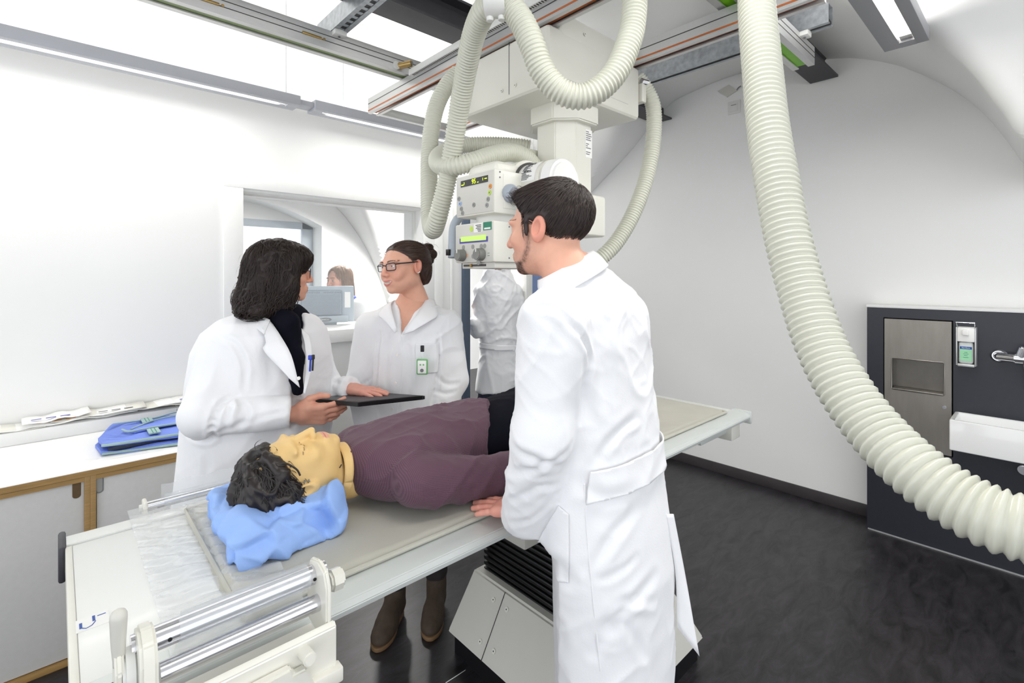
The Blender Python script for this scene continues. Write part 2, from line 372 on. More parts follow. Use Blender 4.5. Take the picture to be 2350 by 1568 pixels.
# ------------------------------------------------------------------ steel beams, struts, rails
def thing(name, label, cat, loc, group=None, rz=0): return empty(name, loc, rz, label, cat, group)
def at(o): return Matrix.Translation(-Vector(o.location))
def ibeam(yc, label, x0=-3.2, x1=3.70):
    t = thing('steel_beam', label, 'beam', (WB, yc, 2.79), 'steel beams under the vault'); m = MB()
    pts = [(-.08, 2.79), (.08, 2.79), (.08, 2.803), (.02, 2.806), (.006, 2.82), (.006, 2.92), (.02, 2.934), (.08, 2.937), (.08, 2.95), (-.08, 2.95), (-.08, 2.937), (-.02, 2.934), (-.006, 2.92), (-.006, 2.82), (-.02, 2.806), (-.08, 2.803)]
    m.prism([(yc+u, v) for u, v in pts], x0, x1, 'x'); m.build('beam_profile', 'steel_dark', t, M=at(t)); return t
ibeam(2.15, 'dark steel beam running in above the boxy ceiling carriage')
ibeam(.98, 'dark steel beam above the bright green rail end')
def strut(x, y0, y1, label, slots=True):
    t = thing('galvanised_strut', label, 'strut', (x, y0, 2.69), 'galvanised struts under the beams'); m = MB(); w = .035
    pts = [(x-w, 2.695), (x-w, 2.787), (x+w, 2.787), (x+w, 2.695), (x+w-.022, 2.695), (x+w-.022, 2.70), (x+w-.004, 2.70), (x+w-.004, 2.783), (x-w+.004, 2.783), (x-w+.004, 2.70), (x-w+.022, 2.70), (x-w+.022, 2.695)]
    m.prism(pts, y0, y1, 'y'); m.build('channel', 'galvanised', t, M=at(t))
    MB().box(x-w+.006, x+w-.006, y0+.004, y1-.004, 2.70, 2.72).build('slot', 'black', t, M=at(t))
    m = MB()
    for y in np.arange(y0+.05, y1, .05): m.box(x-.012, x+.012, y, y+.022, 2.6975, 2.70)
    if slots: m.build('teeth', 'galvanised', t, M=at(t))['kind'] = 'stuff'
strut(1.012, -.9, 2.52, 'galvanised slotted strut with bolt crossing the striped aluminium rail')
strut(2.69, .685, 2.62, 'mottled galvanised strut behind the drooping hose', False)
def xrail(yc, x0, x1, label, gm):
    t = thing('ceiling_rail', label, 'rail', (x1, yc, 2.59), 'ceiling rails along the room'); m = MB(); w = .052
    pts = [(-w, 2.60), (-w, 2.692), (-w+.012, 2.692), (-w+.012, 2.685), (w-.012, 2.685), (w-.012, 2.692), (w, 2.692), (w, 2.60), (w-.03, 2.60), (w-.03, 2.606), (w-.006, 2.606), (w-.006, 2.675), (-w+.006, 2.675), (-w+.006, 2.606), (-w+.03, 2.606), (-w+.03, 2.60)]
    m.prism([(yc+u, v) for u, v in pts], x0, x1, 'x'); m.build('rail_profile', 'aluminium', t, M=at(t))
    MB().box(x0, x1-.02, yc-.02, yc+w-.01, 2.608, 2.614).build('stripe', gm, t, M=at(t))
    m = MB()
    for z in (2.635, 2.662): m.box(x0, x1, yc-w-.0008, yc-w+.001, z, z+.0035)
    m.build('groove', 'groove', t, M=at(t)); return t
r1 = xrail(2.40, -3.2, 3.0, 'long grooved aluminium rail with dull green stripe and brass bars', 'green_dull')
for x in (.50, .93):
    MB().box(x-.09, x, 2.342, 2.349, 2.634, 2.646, .002).build('brass_bar', 'brass', r1, M=at(r1))
    MB().cyl((x+.012, 2.342, 2.64), (x+.012, 2.35, 2.64), .006, n=12).build('brass_pin', 'brass', r1, M=at(r1))
xrail(.86, .2, 2.89, 'short white rail end with bright green inside', 'green_strip')
def clip(x, y, label):
    t = thing('rail_clip', label, 'clip', (x, y, 2.685), 'white rail clips'); MB().box(-.03, .03, -.022, .022, -.012, .02, .004).build('block', 'alu_white', t)
    MB().cyl((0, 0, -.012), (0, 0, -.016), .006, n=10).build('screw', 'ink_grey', t)
clip(1.012, 2.335, 'white clip at the crossing of galvanised strut and striped rail'); clip(2.69, .795, 'white clip on the free end of the mottled strut'); clip(2.69, .93, 'white clip hidden partly by the drooping hose')
# bolt above first strut
t = thing('hanger_bolt', 'small threaded bolt holding the slotted strut to a beam', 'bolt', (1.012, 2.12, 2.787)); MB().cyl((0, 0, 0), (0, 0, .03), .006, n=8).build('rod', 'galvanised', t); MB().cyl((0, 0, .003), (0, 0, .013), .012, n=6).build('nut', 'brass', t)

# ------------------------------------------------------------------ X-ray ceiling unit: bridge, carriage, column, tube head
xr = thing('ceiling_xray_unit', 'cream ceiling-mounted X-ray unit with column, tube head and control panel', 'x-ray unit', (1.70, 1.49, 1.55)); X0 = at(xr)
def bridge(xc, y0, y1, nm):
    m = MB(); w = .036
    b = m.prism([(xc-w, 2.50), (xc-w, 2.592), (xc+w, 2.592), (xc+w, 2.50), (xc+w-.02, 2.50), (xc+w-.02, 2.506), (xc+w-.004, 2.512), (xc+w-.004, 2.588), (xc-w+.004, 2.588), (xc-w+.004, 2.512), (xc-w+.02, 2.506), (xc-w+.02, 2.50)], y0, y1, 'y')
    o = m.build(nm, 'aluminium', xr, M=X0)
    MB().box(xc-w-.001, xc-w+.002, y0, y1, 2.513, 2.521).build('conductor_strip', 'copper', o, M=X0)
    MB().box(xc-.014, xc+.014, y0+.01, y1-.01, 2.512, 2.5135).build('inner_strip', 'copper', o, M=X0)
    MB().box(xc-w-.0008, xc-w+.001, y0, y1, 2.556, 2.560).build('groove', 'groove', o, M=X0); return o
ba = bridge(1.438, .54, 2.815, 'bridge_beam'); bb = bridge(2.03, .54, 2.815, 'bridge_beam')
MB().box(1.474, 1.994, 2.775, 2.812, 2.50, 2.55, .004).build('end_beam', 'aluminium', xr, M=X0)
o = MB().box(1.376, 1.402, .56, 2.30, 2.572, 2.604, .003).build('cable_cover', 'alu_white', ba, M=X0)
m = MB()
for y in np.arange(.58, 2.28, .0135): m.box(1.382, 1.3965, y, y+.0065, 2.5712, 2.5725)
m.build('cover_slots', 'groove', ba, M=X0)
m = MB(); m.cyl((1.33, 2.375, 2.622), (1.33, 2.335, 2.628), .021, n=20, bev=.003); m.build('roller', 'alu_white', xr, M=X0)
m = MB(); m.cyl((1.345, 2.345, 2.628), (1.385, 2.28, 2.634), .017, n=20, bev=.002); o = m.build('brass_bush', 'brass', xr, M=X0)
MB().cyl((1.385, 2.28, 2.634), (1.387, 2.277, 2.6343), .011, n=16).build('bolt_head', 'ink_grey', o, M=X0)
# carriage housing
m = MB(); m.box(1.408, 2.05, 1.312, 1.90, 2.248, 2.497, .022, 3); m.box(1.482, 1.985, 1.3125, 1.86, 2.3, 2.572, .018, 3); body = m.build('carriage_housing', 'cream', xr, M=X0)
MB().box(1.4068, 1.41, 1.538, 1.5405, 2.272, 2.495).build('panel_seam', 'groove', body, M=X0)
MB().box(1.52, 1.95, 1.311, 1.3135, 2.30, 2.302).build('panel_seam', 'cream_panel', body, M=X0)
for (x, y, z, ax) in ((1.407, 1.78, 2.455, 0), (1.407, 1.585, 2.30, 0), (1.407, 1.50, 2.30, 0), (1.63, 1.311, 2.52, 1), (1.9, 1.311, 2.52, 1)):
    d = Vector((-.003, 0, 0)) if ax == 0 else Vector((0, -.003, 0)); s = MB().cyl((x, y, z), Vector((x, y, z))+d, .008, n=16, bev=.0008).build('screw', 'cream', xr, M=X0)
    MB().cyl(Vector((x, y, z))+d, Vector((x, y, z))+d*1.2, .002, n=8).build('screw_slot', 'ink', s, M=X0)
# telescopic column (octagonal) and collar
def octa(c, r, z0, z1, ch=.45):
    k = r*ch; return [(c[0]+u, c[1]+v) for u, v in ((-r, -k), (-k, -r), (k, -r), (r, -k), (r, k), (k, r), (-k, r), (-r, k))]
cc = (1.70, 1.49)
MB().prism(octa(cc, .116, 0, 0), 1.862, 2.26, 'z', bev=.004).build('column', 'cream', xr, M=X0)
MB().prism(octa(cc, .146, 0, 0), 2.172, 2.262, 'z', bev=.006).build('column_collar', 'cream', xr, M=X0)
MB().prism(octa(cc, .117, 0, 0), 1.852, 1.864, 'z').build('column_foot', 'handle_grey', xr, M=X0)
Mc = facing((1.735, 1.3732, 2.09), (1, 0, 0), (0, 0, 1)); o = MB().box(-.023, .023, -.062, .062, -.0003, .0005, M=Mc).build('data_label', 'paper', xr, M=X0)
m = MB()
for k, wd in enumerate((.02, .034, .038, .03, .034, 0, .02, .012, .034, 0, .03, .024)):
    if wd: m.box(-.019, -.019+wd, .05-k*.009, .054-k*.009, .0005, .0009, M=Mc)
m.build('print', 'ink_grey', o, M=X0)
# tube head
MB().box(1.47, 1.765, 1.30, 1.62, 1.672, 1.85, .014, 3).build('column_bracket', 'cream', xr, M=X0)
MB().box(1.36, 1.50, 1.36, 1.58, 1.76, 1.90, .01).build('tube_arm', 'cream', xr, M=X0)
m = MB(); m.box(1.13, 1.36, 1.312, 1.536, 1.725, 1.882, .006, 2); m.cyl((1.345, 1.345, 1.845), (1.345, 1.60, 1.845), .105, n=40, bev=.012); m.box(1.17, 1.345, 1.35, 1.53, 1.86, 1.93, .03, 3); hd = m.build('control_unit', 'cream', xr, M=X0)
m = MB(); m.cyl((1.345, 1.22, 1.845), (1.345, 1.36, 1.845), .085, n=40, bev=.004); tb = m.build('tube_housing', 'cream', xr, M=X0)
MB().cyl((1.345, 1.165, 1.845), (1.345, 1.225, 1.845), .078, .0855, n=40, bev=.01).build('tube_cap', 'paper', xr, M=X0)
MB().cyl((1.345, 1.338, 1.845), (1.345, 1.346, 1.845), .094, n=40).build('tube_gap', 'groove', tb, M=X0)
# rating label wrapped round the tube
V = []; Fc = []
for k in range(13):
    a = math.radians(100+k*6.5)
    for y in (1.243, 1.325): V.append((1.345+.0857*math.cos(a), y, 1.845+.0857*math.sin(a)))
for k in range(12): Fc.append((2*k, 2*k+1, 2*k+3, 2*k+2))
lb = mesh_obj('rating_label', V, Fc, 'paper', xr, 60); lb.data.transform(X0)
m = MB()
for k in range(20):
    a = math.radians(112+k*3.2); w = random.uniform(.02, .06)
    if k in (4, 12): continue
    p = Vector((1.345+.0861*math.cos(a), 0, 1.845+.0861*math.sin(a))); n = Vector((math.cos(a), 0, math.sin(a)))
    m.box(-.0005, .0005, 1.318-w, 1.318, -.0013, .0013, M=Matrix.Translation((p.x, 0, p.z)) @ Matrix.Rotation(-a, 4, 'Y'))
m.build('print', 'ink_grey', lb, M=X0)
for k in (4, 12):
    a = math.radians(112+k*3.2); n = Vector((math.cos(a), 0, math.sin(a))); p = Vector((1.345, 1.29, 1.845))+n*.0862
    text('SIEMENS', .0105, 'ink', lb, X0 @ facing(p, (0, -1, 0), Vector((0, -1, 0)).cross(n)*-1))
# control panel face (looks towards -X)
def panel(y, z): return facing((1.1295, y, z), (0, -1, 0), (0, 0, 1))
o = MB().box(1.1275, 1.131, 1.316, 1.532, 1.732, 1.877, .001).build('panel_face', 'cream_panel', hd, M=X0)
MB().box(1.1262, 1.128, 1.344, 1.504, 1.838, 1.862).build('display', 'screen_black', hd, M=X0)
text('95', .025, 'led_green', hd, X0 @ facing((1.1258, 1.424, 1.85), (0, -1, 0), (0, 0, 1)))
text('cm', .007, 'led_green', hd, X0 @ facing((1.1258, 1.40, 1.845), (0, -1, 0), (0, 0, 1)))
for (y, z, s) in ((1.482, 1.85, 'I'), (1.372, 1.851, 'I')): text(s, .014, 'led_green', hd, X0 @ facing((1.1258, y, z), (0, -1, 0), (0, 0, 1)))
for (a_, b_, c_) in ((1.485, 1.499, 1.844), (1.349, 1.362, 1.850)): MB().box(1.1256, 1.1262, a_, b_, c_, c_+.003).build('led_print', 'led_green', hd, M=X0)
for (y, z, mm) in ((1.331, 1.820, 'orange'), (1.335, 1.798, 'lime'), (1.343, 1.776, 'button_grey'), (1.350, 1.755, 'button_grey'), (1.517, 1.797, 'button_grey'), (1.509, 1.777, 'lightblue'), (1.502, 1.757, 'button_grey'), (1.494, 1.740, 'button_grey'), (1.425, 1.764, 'button_grey')):
    b = MB().cyl((1.1278, y, z), (1.1255, y, z), .0088, n=20, bev=.0006).build('button', mm, hd, M=X0)
    MB().box(1.1252, 1.1256, y-.003, y+.003, z-.003, z+.003).build('button_mark', 'ink_grey', b, M=X0)
MB().box(1.17, 1.30, 1.3105, 1.3125, 1.745, 1.868, .0005).build('side_cover', 'cream', hd, M=X0)
for z in (1.872, 1.853): MB().cyl((1.155, 1.3125, z), (1.155, 1.310, z), .0028, n=10).build('screw', 'ink_grey', hd, M=X0)
MB().cyl((1.25, 1.42, 1.695), (1.25, 1.42, 1.73), .09, n=32).build('swivel_ring', 'alu_white', xr, M=X0)
# collimator
m = MB(); m.box(1.128, 1.40, 1.312, 1.540, 1.552, 1.698, .005, 2); cl = m.build('collimator', 'cream', xr, M=X0)
MB().box(1.126, 1.1295, 1.316, 1.536, 1.556, 1.694, .001).build('panel_face', 'cream_panel', cl, M=X0)
MB().box(1.1252, 1.1264, 1.343, 1.510, 1.625, 1.644).build('scale_bar', 'violet', cl, M=X0)
MB().box(1.1244, 1.1254, 1.352, 1.502, 1.631, 1.650).build('scale_window', 'lcd_green', cl, M=X0)
for y in (1.486, 1.429, 1.380, 1.361): MB().cyl((1.1262, y, 1.610), (1.1248, y, 1.610), .0085, n=18).build('button', 'button_grey', cl, M=X0)
MB().cyl((1.1262, 1.428, 1.575), (1.1248, 1.428, 1.575), .0085, n=18).build('button', 'button_grey', cl, M=X0)
MB().cyl((1.1262, 1.396, 1.553), (1.1248, 1.396, 1.553), .011, n=18).build('round_mark', 'button_grey', cl, M=X0)
for y in (1.490, 1.377):
    k = MB().cyl((1.127, y, 1.580), (1.098, y, 1.580), .0235, .021, n=28, bev=.003).build('knob', 'knob_grey', cl, M=X0)
    MB().box(1.097, 1.0985, y-.002, y+.002, 1.588, 1.60).build('knob_mark', 'paper', k, M=X0)
m = MB()
for y in (1.458, 1.464): m.box(1.1252, 1.1262, y, y+.0015, 1.573, 1.585)
m.build('knob_scale', 'orange', cl, M=X0)
m = MB()
for z in (1.574, 1.583): m.box(1.1252, 1.1262, 1.334, 1.344, z, z+.0015)
m.build('knob_scale', 'label_green', cl, M=X0)
MB().cyl((1.1262, 1.437, 1.676), (1.1250, 1.437, 1.676), .0095, n=20).build('sticker', 'lime', cl, M=X0)
o = MB().box(1.125, 1.1262, 1.373, 1.423, 1.661, 1.693).build('sticker', 'paper', cl, M=X0)
m = MB()
for k in range(5): m.box(1.1245, 1.125, 1.380, 1.380+(.032, .026, .03, .022, .018)[k], 1.686-k*.0055, 1.6885-k*.0055)
m.build('print', 'ink', o, M=X0)
o = MB().box(1.125, 1.1262, 1.322, 1.368, 1.666, 1.695).build('sticker', 'label_green', cl, M=X0)
MB().box(1.1245, 1.125, 1.328, 1.362, 1.669, 1.675).build('print', 'paper', o, M=X0)
for (x, z) in ((1.2, 1.68), (1.2, 1.567), (1.36, 1.68)): MB().cyl((x, 1.3125, z), (x, 1.3105, z), .003, n=10).build('screw', 'ink_grey', cl, M=X0)
m = MB(); m.box(1.14, 1.42, 1.322, 1.512, 1.530, 1.552, .002); lp = m.build('filter_tray', 'cream_panel', xr, M=X0)
MB().box(1.136, 1.142, 1.37, 1.50, 1.538, 1.545, .001).build('tray_slot', 'groove', lp, M=X0); MB().cyl((1.14, 1.452, 1.541), (1.132, 1.452, 1.541), .006, n=12).build('tray_pin', 'brass', lp, M=X0)
# handles
m = MB(); hp = spline([(1.20, 1.545, 1.742), (1.175, 1.575, 1.735), (1.16, 1.592, 1.70), (1.155, 1.592, 1.64), (1.15, 1.585, 1.575)], .006)
V, Fc = sweep(hp, lambda i, t: .0165+.004*t, 14); hn = mesh_obj('handle', V, Fc, 'handle_grey', xr, 50); hn.data.transform(X0)
MB().box(1.122, 1.132, 1.577, 1.596, 1.583, 1.607, .001).build('handle_switch', 'black_gloss', hn, M=X0)
V, Fc = sweep(spline([(1.20, 1.312, 1.80), (1.20, 1.296, 1.798), (1.21, 1.275, 1.792), (1.235, 1.245, 1.775), (1.245, 1.23, 1.73), (1.24, 1.228, 1.65), (1.235, 1.23, 1.585)], .006), lambda i, t: .034 if t < .05 else max(.016, .034-.15*(t-.05)), 18)
hn = mesh_obj('handle', V, Fc, 'handle_grey', xr, 50); hn.data.transform(X0)
MB().box(1.152, 1.156, 1.541, 1.547, 1.60, 1.625).build('yellow_tab', 'yellow', xr, M=X0)
# hose fitting at the column
MB().box(1.56, 1.63, 1.56, 1.63, 2.015, 2.075, .008).build('hose_fitting', 'hose', xr, M=X0)

# ------------------------------------------------------------------ corrugated hoses
def hose(pts, label, R=.04, pitch=.0125, extra=None):
    P = [onD(*p) if len(p) == 3 else Vector(p[:3]) for p in pts]; path = spline(P, pitch/6); base = Vector(path[len(path)//2]); loc = Vector((P[-1].x, P[-1].y, P[-1].z))
    V, Fc = sweep(path, lambda i, t: R*(.845+.155*(.5-.5*math.cos(2*math.pi*i/6))**.8), 22)
    o = mesh_obj('corrugated_hose', V-np.array(loc), np.array(Fc[:-2]), 'hose', None, None); o.location = loc
    return tag(o, label, 'hose', 'corrugated cable hoses')
W4 = lambda *p: (p[0], p[1], p[2], 0)
hose([(1690, -420, 1.36), (1716, -200, 1.26), (1733, -60, 1.16), (1737, 30, 1.12), (1748, 150, 1.06), (1762, 290, 1.0), (1783, 420, .95), (1806, 540, .91), (1838, 660, .87), (1880, 785, .82), (1935, 890, .77), (2005, 985, .72), (2095, 1075, .665), (2200, 1150, .62), (2320, 1205, .58), (2460, 1235, .55), (2640, 1190, .53), (1.02, -.18, 1.42, 0), (1.14, -.30, 1.85, 0), (1.2, -.36, 2.5, 0), (1.2, -.36, 2.9, 0)], 'thick cream corrugated hose drooping in one big arc beside the dark sink panel', .04, .0125)
hose([(1424, -260, 1.46), (1442, -130, 1.50), (1456, -30, 1.54), (1453, 50, 1.53), (1440, 105, 1.51), (1413, 165, 1.49), (1370, 208, 1.48), (1325, 222, 1.48), (1280, 205, 1.48), (1243, 160, 1.48), (1222, 105, 1.48), (1200, 55, 1.49), (1172, 18, 1.5), (1140, 4, 1.5)], 'cream hose sagging in a U in front of the boxy carriage housing', .04, .0125)
hose([(1140, 4, 1.5), (1110, 28, 1.55), (1086, 85, 1.66), (1070, 160, 1.78), (1056, 240, 1.88), (1043, 320, 1.95), (1029, 400, 2.0), (1014, 465, 2.03), (1003, 505, 2.06), (994, 528, 2.12), (987, 505, 2.2), (985, 440, 2.25), (985, 370, 2.3), (990, 300, 2.33), (1003, 240, 2.35), (1030, 190, 2.37), (1062, 160, 2.4), (1095, 150, 2.42)], 'cream hose hanging in a long narrow loop from the white hanger clip', .04, .0125)
hose([(1216, 340, 2.38), (1190, 336, 2.38), (1130, 332, 2.40), (1075, 333, 2.40), (1035, 342, 2.36), (1010, 355, 2.26), (1003, 370, 2.14), (1014, 381, 2.03), (1042, 382, 1.96), (1085, 372, 1.96), (1130, 357, 2.02), (1172, 350, 2.09), (1205, 361, 2.15), (1228, 385, 2.2)], 'cream hose looped sideways between column fitting and tube head', .039, .0125)
hose([(1462, 178, 2.42), (1482, 205, 2.42), (1499, 245, 2.42), (1500, 310, 2.41), (1490, 380, 2.39), (1470, 450, 2.36), (1438, 520, 2.33), (1398, 575, 2.3), (1350, 605, 2.28), (1.64, 1.45, 1.60, 0), (1.62, 1.45, 1.68, 0)], 'slimmer cream hose curving down behind the collar of the standing man', .038, .0125)
t = thing('hose_hanger', 'white plastic hanger clip with two lugs gripping the hoses', 'clip', onD(1138, 30, 1.5)); O = at(t)
c = onD(1138, 6, 1.5); dirv = (onD(1190, 30, 1.5)-onD(1095, 38, 1.52)).normalized()
V, Fc = sweep([c-dirv*.032, c-dirv*.028, c+dirv*.028, c+dirv*.032], lambda i, t_: .0445 if i in (1, 2) else .042, 28); o = mesh_obj('band', V, Fc, 'alu_white', t, 40); o.data.transform(O)
for k in (-.018, .018):
    s = MB().cyl(c+dirv*k-Vector((0, 0, .056)), c+dirv*k-Vector((0, 0, .042)), .011, n=14, bev=.001).build('lug', 'alu_white', t, M=O)
MB().cyl(c+Vector((0, 0, .044)), Vector((1.012, 1.137, 2.695)), .004, n=8).build('hanger_rod', 'galvanised', t, M=O)
t = thing('hose_clamp', 'small metal clamp ring where the slim hose leaves the carriage', 'clamp', onD(1476, 196, 2.42)); O = at(t)
c = onD(1474, 196, 2.40); MB().cyl(c+Vector((-.02, .0, .01)), c+Vector((.02, -.01, .01)), .022, n=16, bev=.002).build('clamp_bolt', 'chrome', t, M=O)
MB().box(c.x-.03, c.x+.005, c.y-.02, c.y+.03, c.z-.09, c.z, .004).build('bracket', 'cream', t, M=O)

# ------------------------------------------------------------------ suspended linear lamps
def lamp(x0, x1, y0, y1, z, label, body, slit=(.25, .65), power=True, glow=1.0):
    t = thing('linear_lamp', label, 'lamp', ((x0+x1)/2, (y0+y1)/2, z), 'suspended linear lamps'); O = at(t); w = y1-y0; a, b = y0+w*slit[0], y0+w*slit[1]
    m = MB(); m.box(x0, x1, y0, a, z, z+.055, .002); m.box(x0, x1, b, y1, z, z+.055, .002); m.box(x0, x0+.06, a-.001, b+.001, z, z+.055); m.box(x1-.06, x1, a-.001, b+.001, z, z+.055); m.box(x0+.05, x1-.05, a-.001, b+.001, z+.03, z+.055)
    m.build('lamp_housing', body, t, M=O)
    MB().box(x0+.06, x1-.06, a, b, z+.018, z+.024).build('light_strip', 'tube_light', t, M=O)
    for e in (x0+.06, x1-.10): MB().box(e, e+.04, a+.004, b-.004, z+.012, z+.0175, .001).build('end_louvre', 'alu_white', t, M=O)
    for x in (x0+.2, x1-.06):
        MB().cyl((x, (y0+y1)/2, z+.055), (x, (y0+y1)/2, float(ceil_h(x, (y0+y1)/2))-.005), .0012, n=6).build('wire', 'galvanised', t, M=O)
    area_light('lamp_uplight', (0, 0, .075), (math.pi, 0, 0), (x1-x0)*.9, .06, LAMP_UP*(x1-x0)*glow, t)
    area_light('lamp_downlight', (0, 0, -.004), (0, 0, 0), (x1-x0)*.85, .035, LAMP_DN*(x1-x0)*glow, t)
lamp(-1.6, 1.045, 2.945, 3.075, 2.50, 'long grey linear lamp above the cabinet with the folded blue apron', 'lamp_body', (.3, .62))
lamp(1.13, 3.1, 2.945, 3.075, 2.50, 'grey linear lamp above the observation window, beyond the short coupling', 'lamp_body', (.3, .62))
t = thing('lamp_coupling', 'short grey coupling piece joining the two lamps above the window', 'lamp part', (1.087, 3.01, 2.5)); MB().box(-.042, .042, -.045, .045, .012, .042, .002).build('joint', 'lamp_body', t)
lamp(.2, 2.71, .328, .482, 2.50, 'dark grey linear lamp with white louvre strip nearest the sink wall', 'lamp_body_dark', (.27, .60), glow=1.7)

# ------------------------------------------------------------------ wall fittings
t = thing('wall_switch', 'square white switch plate high on the sink-side wall', 'switch', (WB, 1.572, 2.765)); MB().box(-.008, 0, -.045, .045, -.048, .048, .002).build('plate', 'alu_white', t); MB().box(-.011, -.007, -.028, .028, -.03, .03, .001).build('rocker', 'alu_white', t)
MB().box(-.0116, -.0108, -.02, .02, .015, .019).build('label_strip', 'ink_grey', t)
t = thing('wall_patch', 'grey unpainted patch with thin cable at the vault edge', 'wall patch', (WB-.005, 1.62, 2.90)); V = [(0, .07, .035), (0, -.02, .0), (0, -.07, -.035), (0, .02, -.01)]
m = MB(); m.prism([(.075, .02), (-.01, .045), (-.075, -.015), (.005, -.045)], -.004, .004, 'x'); m.build('rough_plaster', 'cream_panel', t)
m = MB(); m.tube([(-.004, -.07, -.01), (-.01, -.085, 0), (-.004, -.1, .01)], .004, 6); m.build('cable_stub', 'ink_grey', t)
# sprinkler-like grey brass hook on the ceiling
t = thing('ceiling_hook', 'small brass plate with hook on the white vault', 'hook', (2.5, 1.42, ceil_h(2.5, 1.42))); MB().box(-.05, .05, -.02, .02, -.012, .0, .002).build('plate', 'brass', t); m = MB(); m.tube([(0, 0, -.012), (.02, -.01, -.04), (.05, -.02, -.05)], .003, 6); m.build('hook', 'ink_grey', t)

# ------------------------------------------------------------------ sink panel
PX = 3.545
t = thing('plumbing_panel', 'dark anthracite plumbing panel with pale top ledge on the wall', 'panel', (PX, .0, 0)); O = at(t)
m = MB()
for (p, q, r, s) in ((-1.2, .331, 0, 1.318), (.636, .715, 0, 1.318), (.331, .636, 0, .524), (.331, .636, 1.262, 1.318)): m.box(PX, WB-.001, p, q, r, s)
bmesh.ops.remove_doubles(m.bm, verts=m.bm.verts[:], dist=1e-5); m.build('panel_body', 'panel_dark', t, M=O); MB().box(PX-.004, WB-.001, -1.2, .718, 1.318, 1.334, .002).build('top_ledge', 'wall_trim', t, M=O)
MB().box(PX-.006, PX, -1.2, .71, 0, .006).build('floor_trim', 'aluminium', t, M=O)
t = thing('towel_dispenser', 'brushed steel paper towel dispenser let into the dark panel', 'dispenser', (PX, .483, .53)); O = at(t)
MB().box(PX+.10, PX+.11, .331, .636, .524, 1.262).build('niche_back', 'black', t, M=O)
m = MB(); y0, y1, z0, z1 = .337, .630, .530, 1.256; a0, a1, b0, b1 = .366, .597, .852, 1.032
for (p, q, r, s) in ((y0, a0, z0, z1), (a1, y1, z0, z1), (a0, a1, z0, b0), (a0, a1, b1, z1)): m.box(PX-.006, PX+.004, p, q, r, s)
bmesh.ops.remove_doubles(m.bm, verts=m.bm.verts[:], dist=1e-5); m.build('front_plate', 'steel_brushed', t, M=O)
m = MB(); m.box(PX+.06, PX+.064, a0-.01, a1+.01, b0-.01, b1+.01)
for (p, q, r, s) in ((a0-.01, a0, b0-.01, b1+.01), (a1, a1+.01, b0-.01, b1+.01), (a0, a1, b0-.01, b0), (a0, a1, b1, b1+.01)): m.box(PX+.004, PX+.06, p, q, r, s)
m.build('recess', 'steel_inner', t, M=O)
m = MB(); frame_pts = [(a0+.006, b0), (a1-.006, b0), (a1, b0+.006), (a1, b1-.006), (a1-.006, b1), (a0+.006, b1), (a0, b1-.006), (a0, b0+.006)]
m.tube([(PX-.006, u, v) for u, v in frame_pts], .0035, 8, closed=True); m.build('recess_rim', 'steel_brushed', t, M=O)
MB().box(PX-.012, PX+.05, a0+.004, a1-.004, b0+.0, b0+.008, .002).build('recess_lip', 'steel_brushed', t, M=O)
MB().cyl((PX-.006, .366, .79), (PX-.014, .366, .79), .009, n=18, bev=.001).build('lock', 'chrome', t, M=O)
t = thing('soap_dispenser', 'wall-mounted soap dispenser with lever and mint labelled bottle', 'dispenser', (PX, .275, 1.02)); O = at(t)
MB().box(PX-.012, PX, .236, .314, 1.03, 1.235, .003).build('back_plate', 'aluminium', t, M=O)
for y in (.236, .308): MB().box(PX-.075, PX-.006, y, y+.006, 1.035, 1.235, .002).build('side_cheek', 'aluminium', t, M=O)
MB().box(PX-.08, PX-.01, .242, .308, 1.16, 1.235, .005).build('pump_cover', 'paper', t, M=O); MB().box(PX-.095, PX-.075, .262, .288, 1.195, 1.225, .004).build('nozzle', 'paper', t, M=O)
m = MB(); m.tube([(PX-.05, .24, 1.225), (PX-.10, .24, 1.262), (PX-.10, .31, 1.262), (PX-.05, .31, 1.225)], .003, 8); m.build('lever', 'chrome', t, M=O)
b = MB().box(PX-.07, PX-.012, .246, .304, 1.045, 1.16, .012, 3).build('bottle', 'bottle', t, M=O)
o = MB().box(PX-.0712, PX-.0695, .252, .298, 1.06, 1.135).build('bottle_label', 'label_mint', b, M=O)
MB().box(PX-.0722, PX-.071, .252, .298, 1.122, 1.135).build('label_band', 'label_blue', t, M=O)
text('Sterillium', .0085, 'paper', t, O @ facing((PX-.0723, .275, 1.1285), (0, -1, 0), (0, 0, 1)))
m = MB()
for k, w in enumerate((.012, .02, .014, .02)): m.box(PX-.0718, PX-.0711, .275-w/2, .275+w/2, 1.105-k*.009, 1.107-k*.009)
m.build('label_print', 'label_green', t, M=O)
MB().box(PX-.075, PX-.012, .242, .308, 1.03, 1.045, .003).build('drip_tray', 'aluminium', t, M=O)
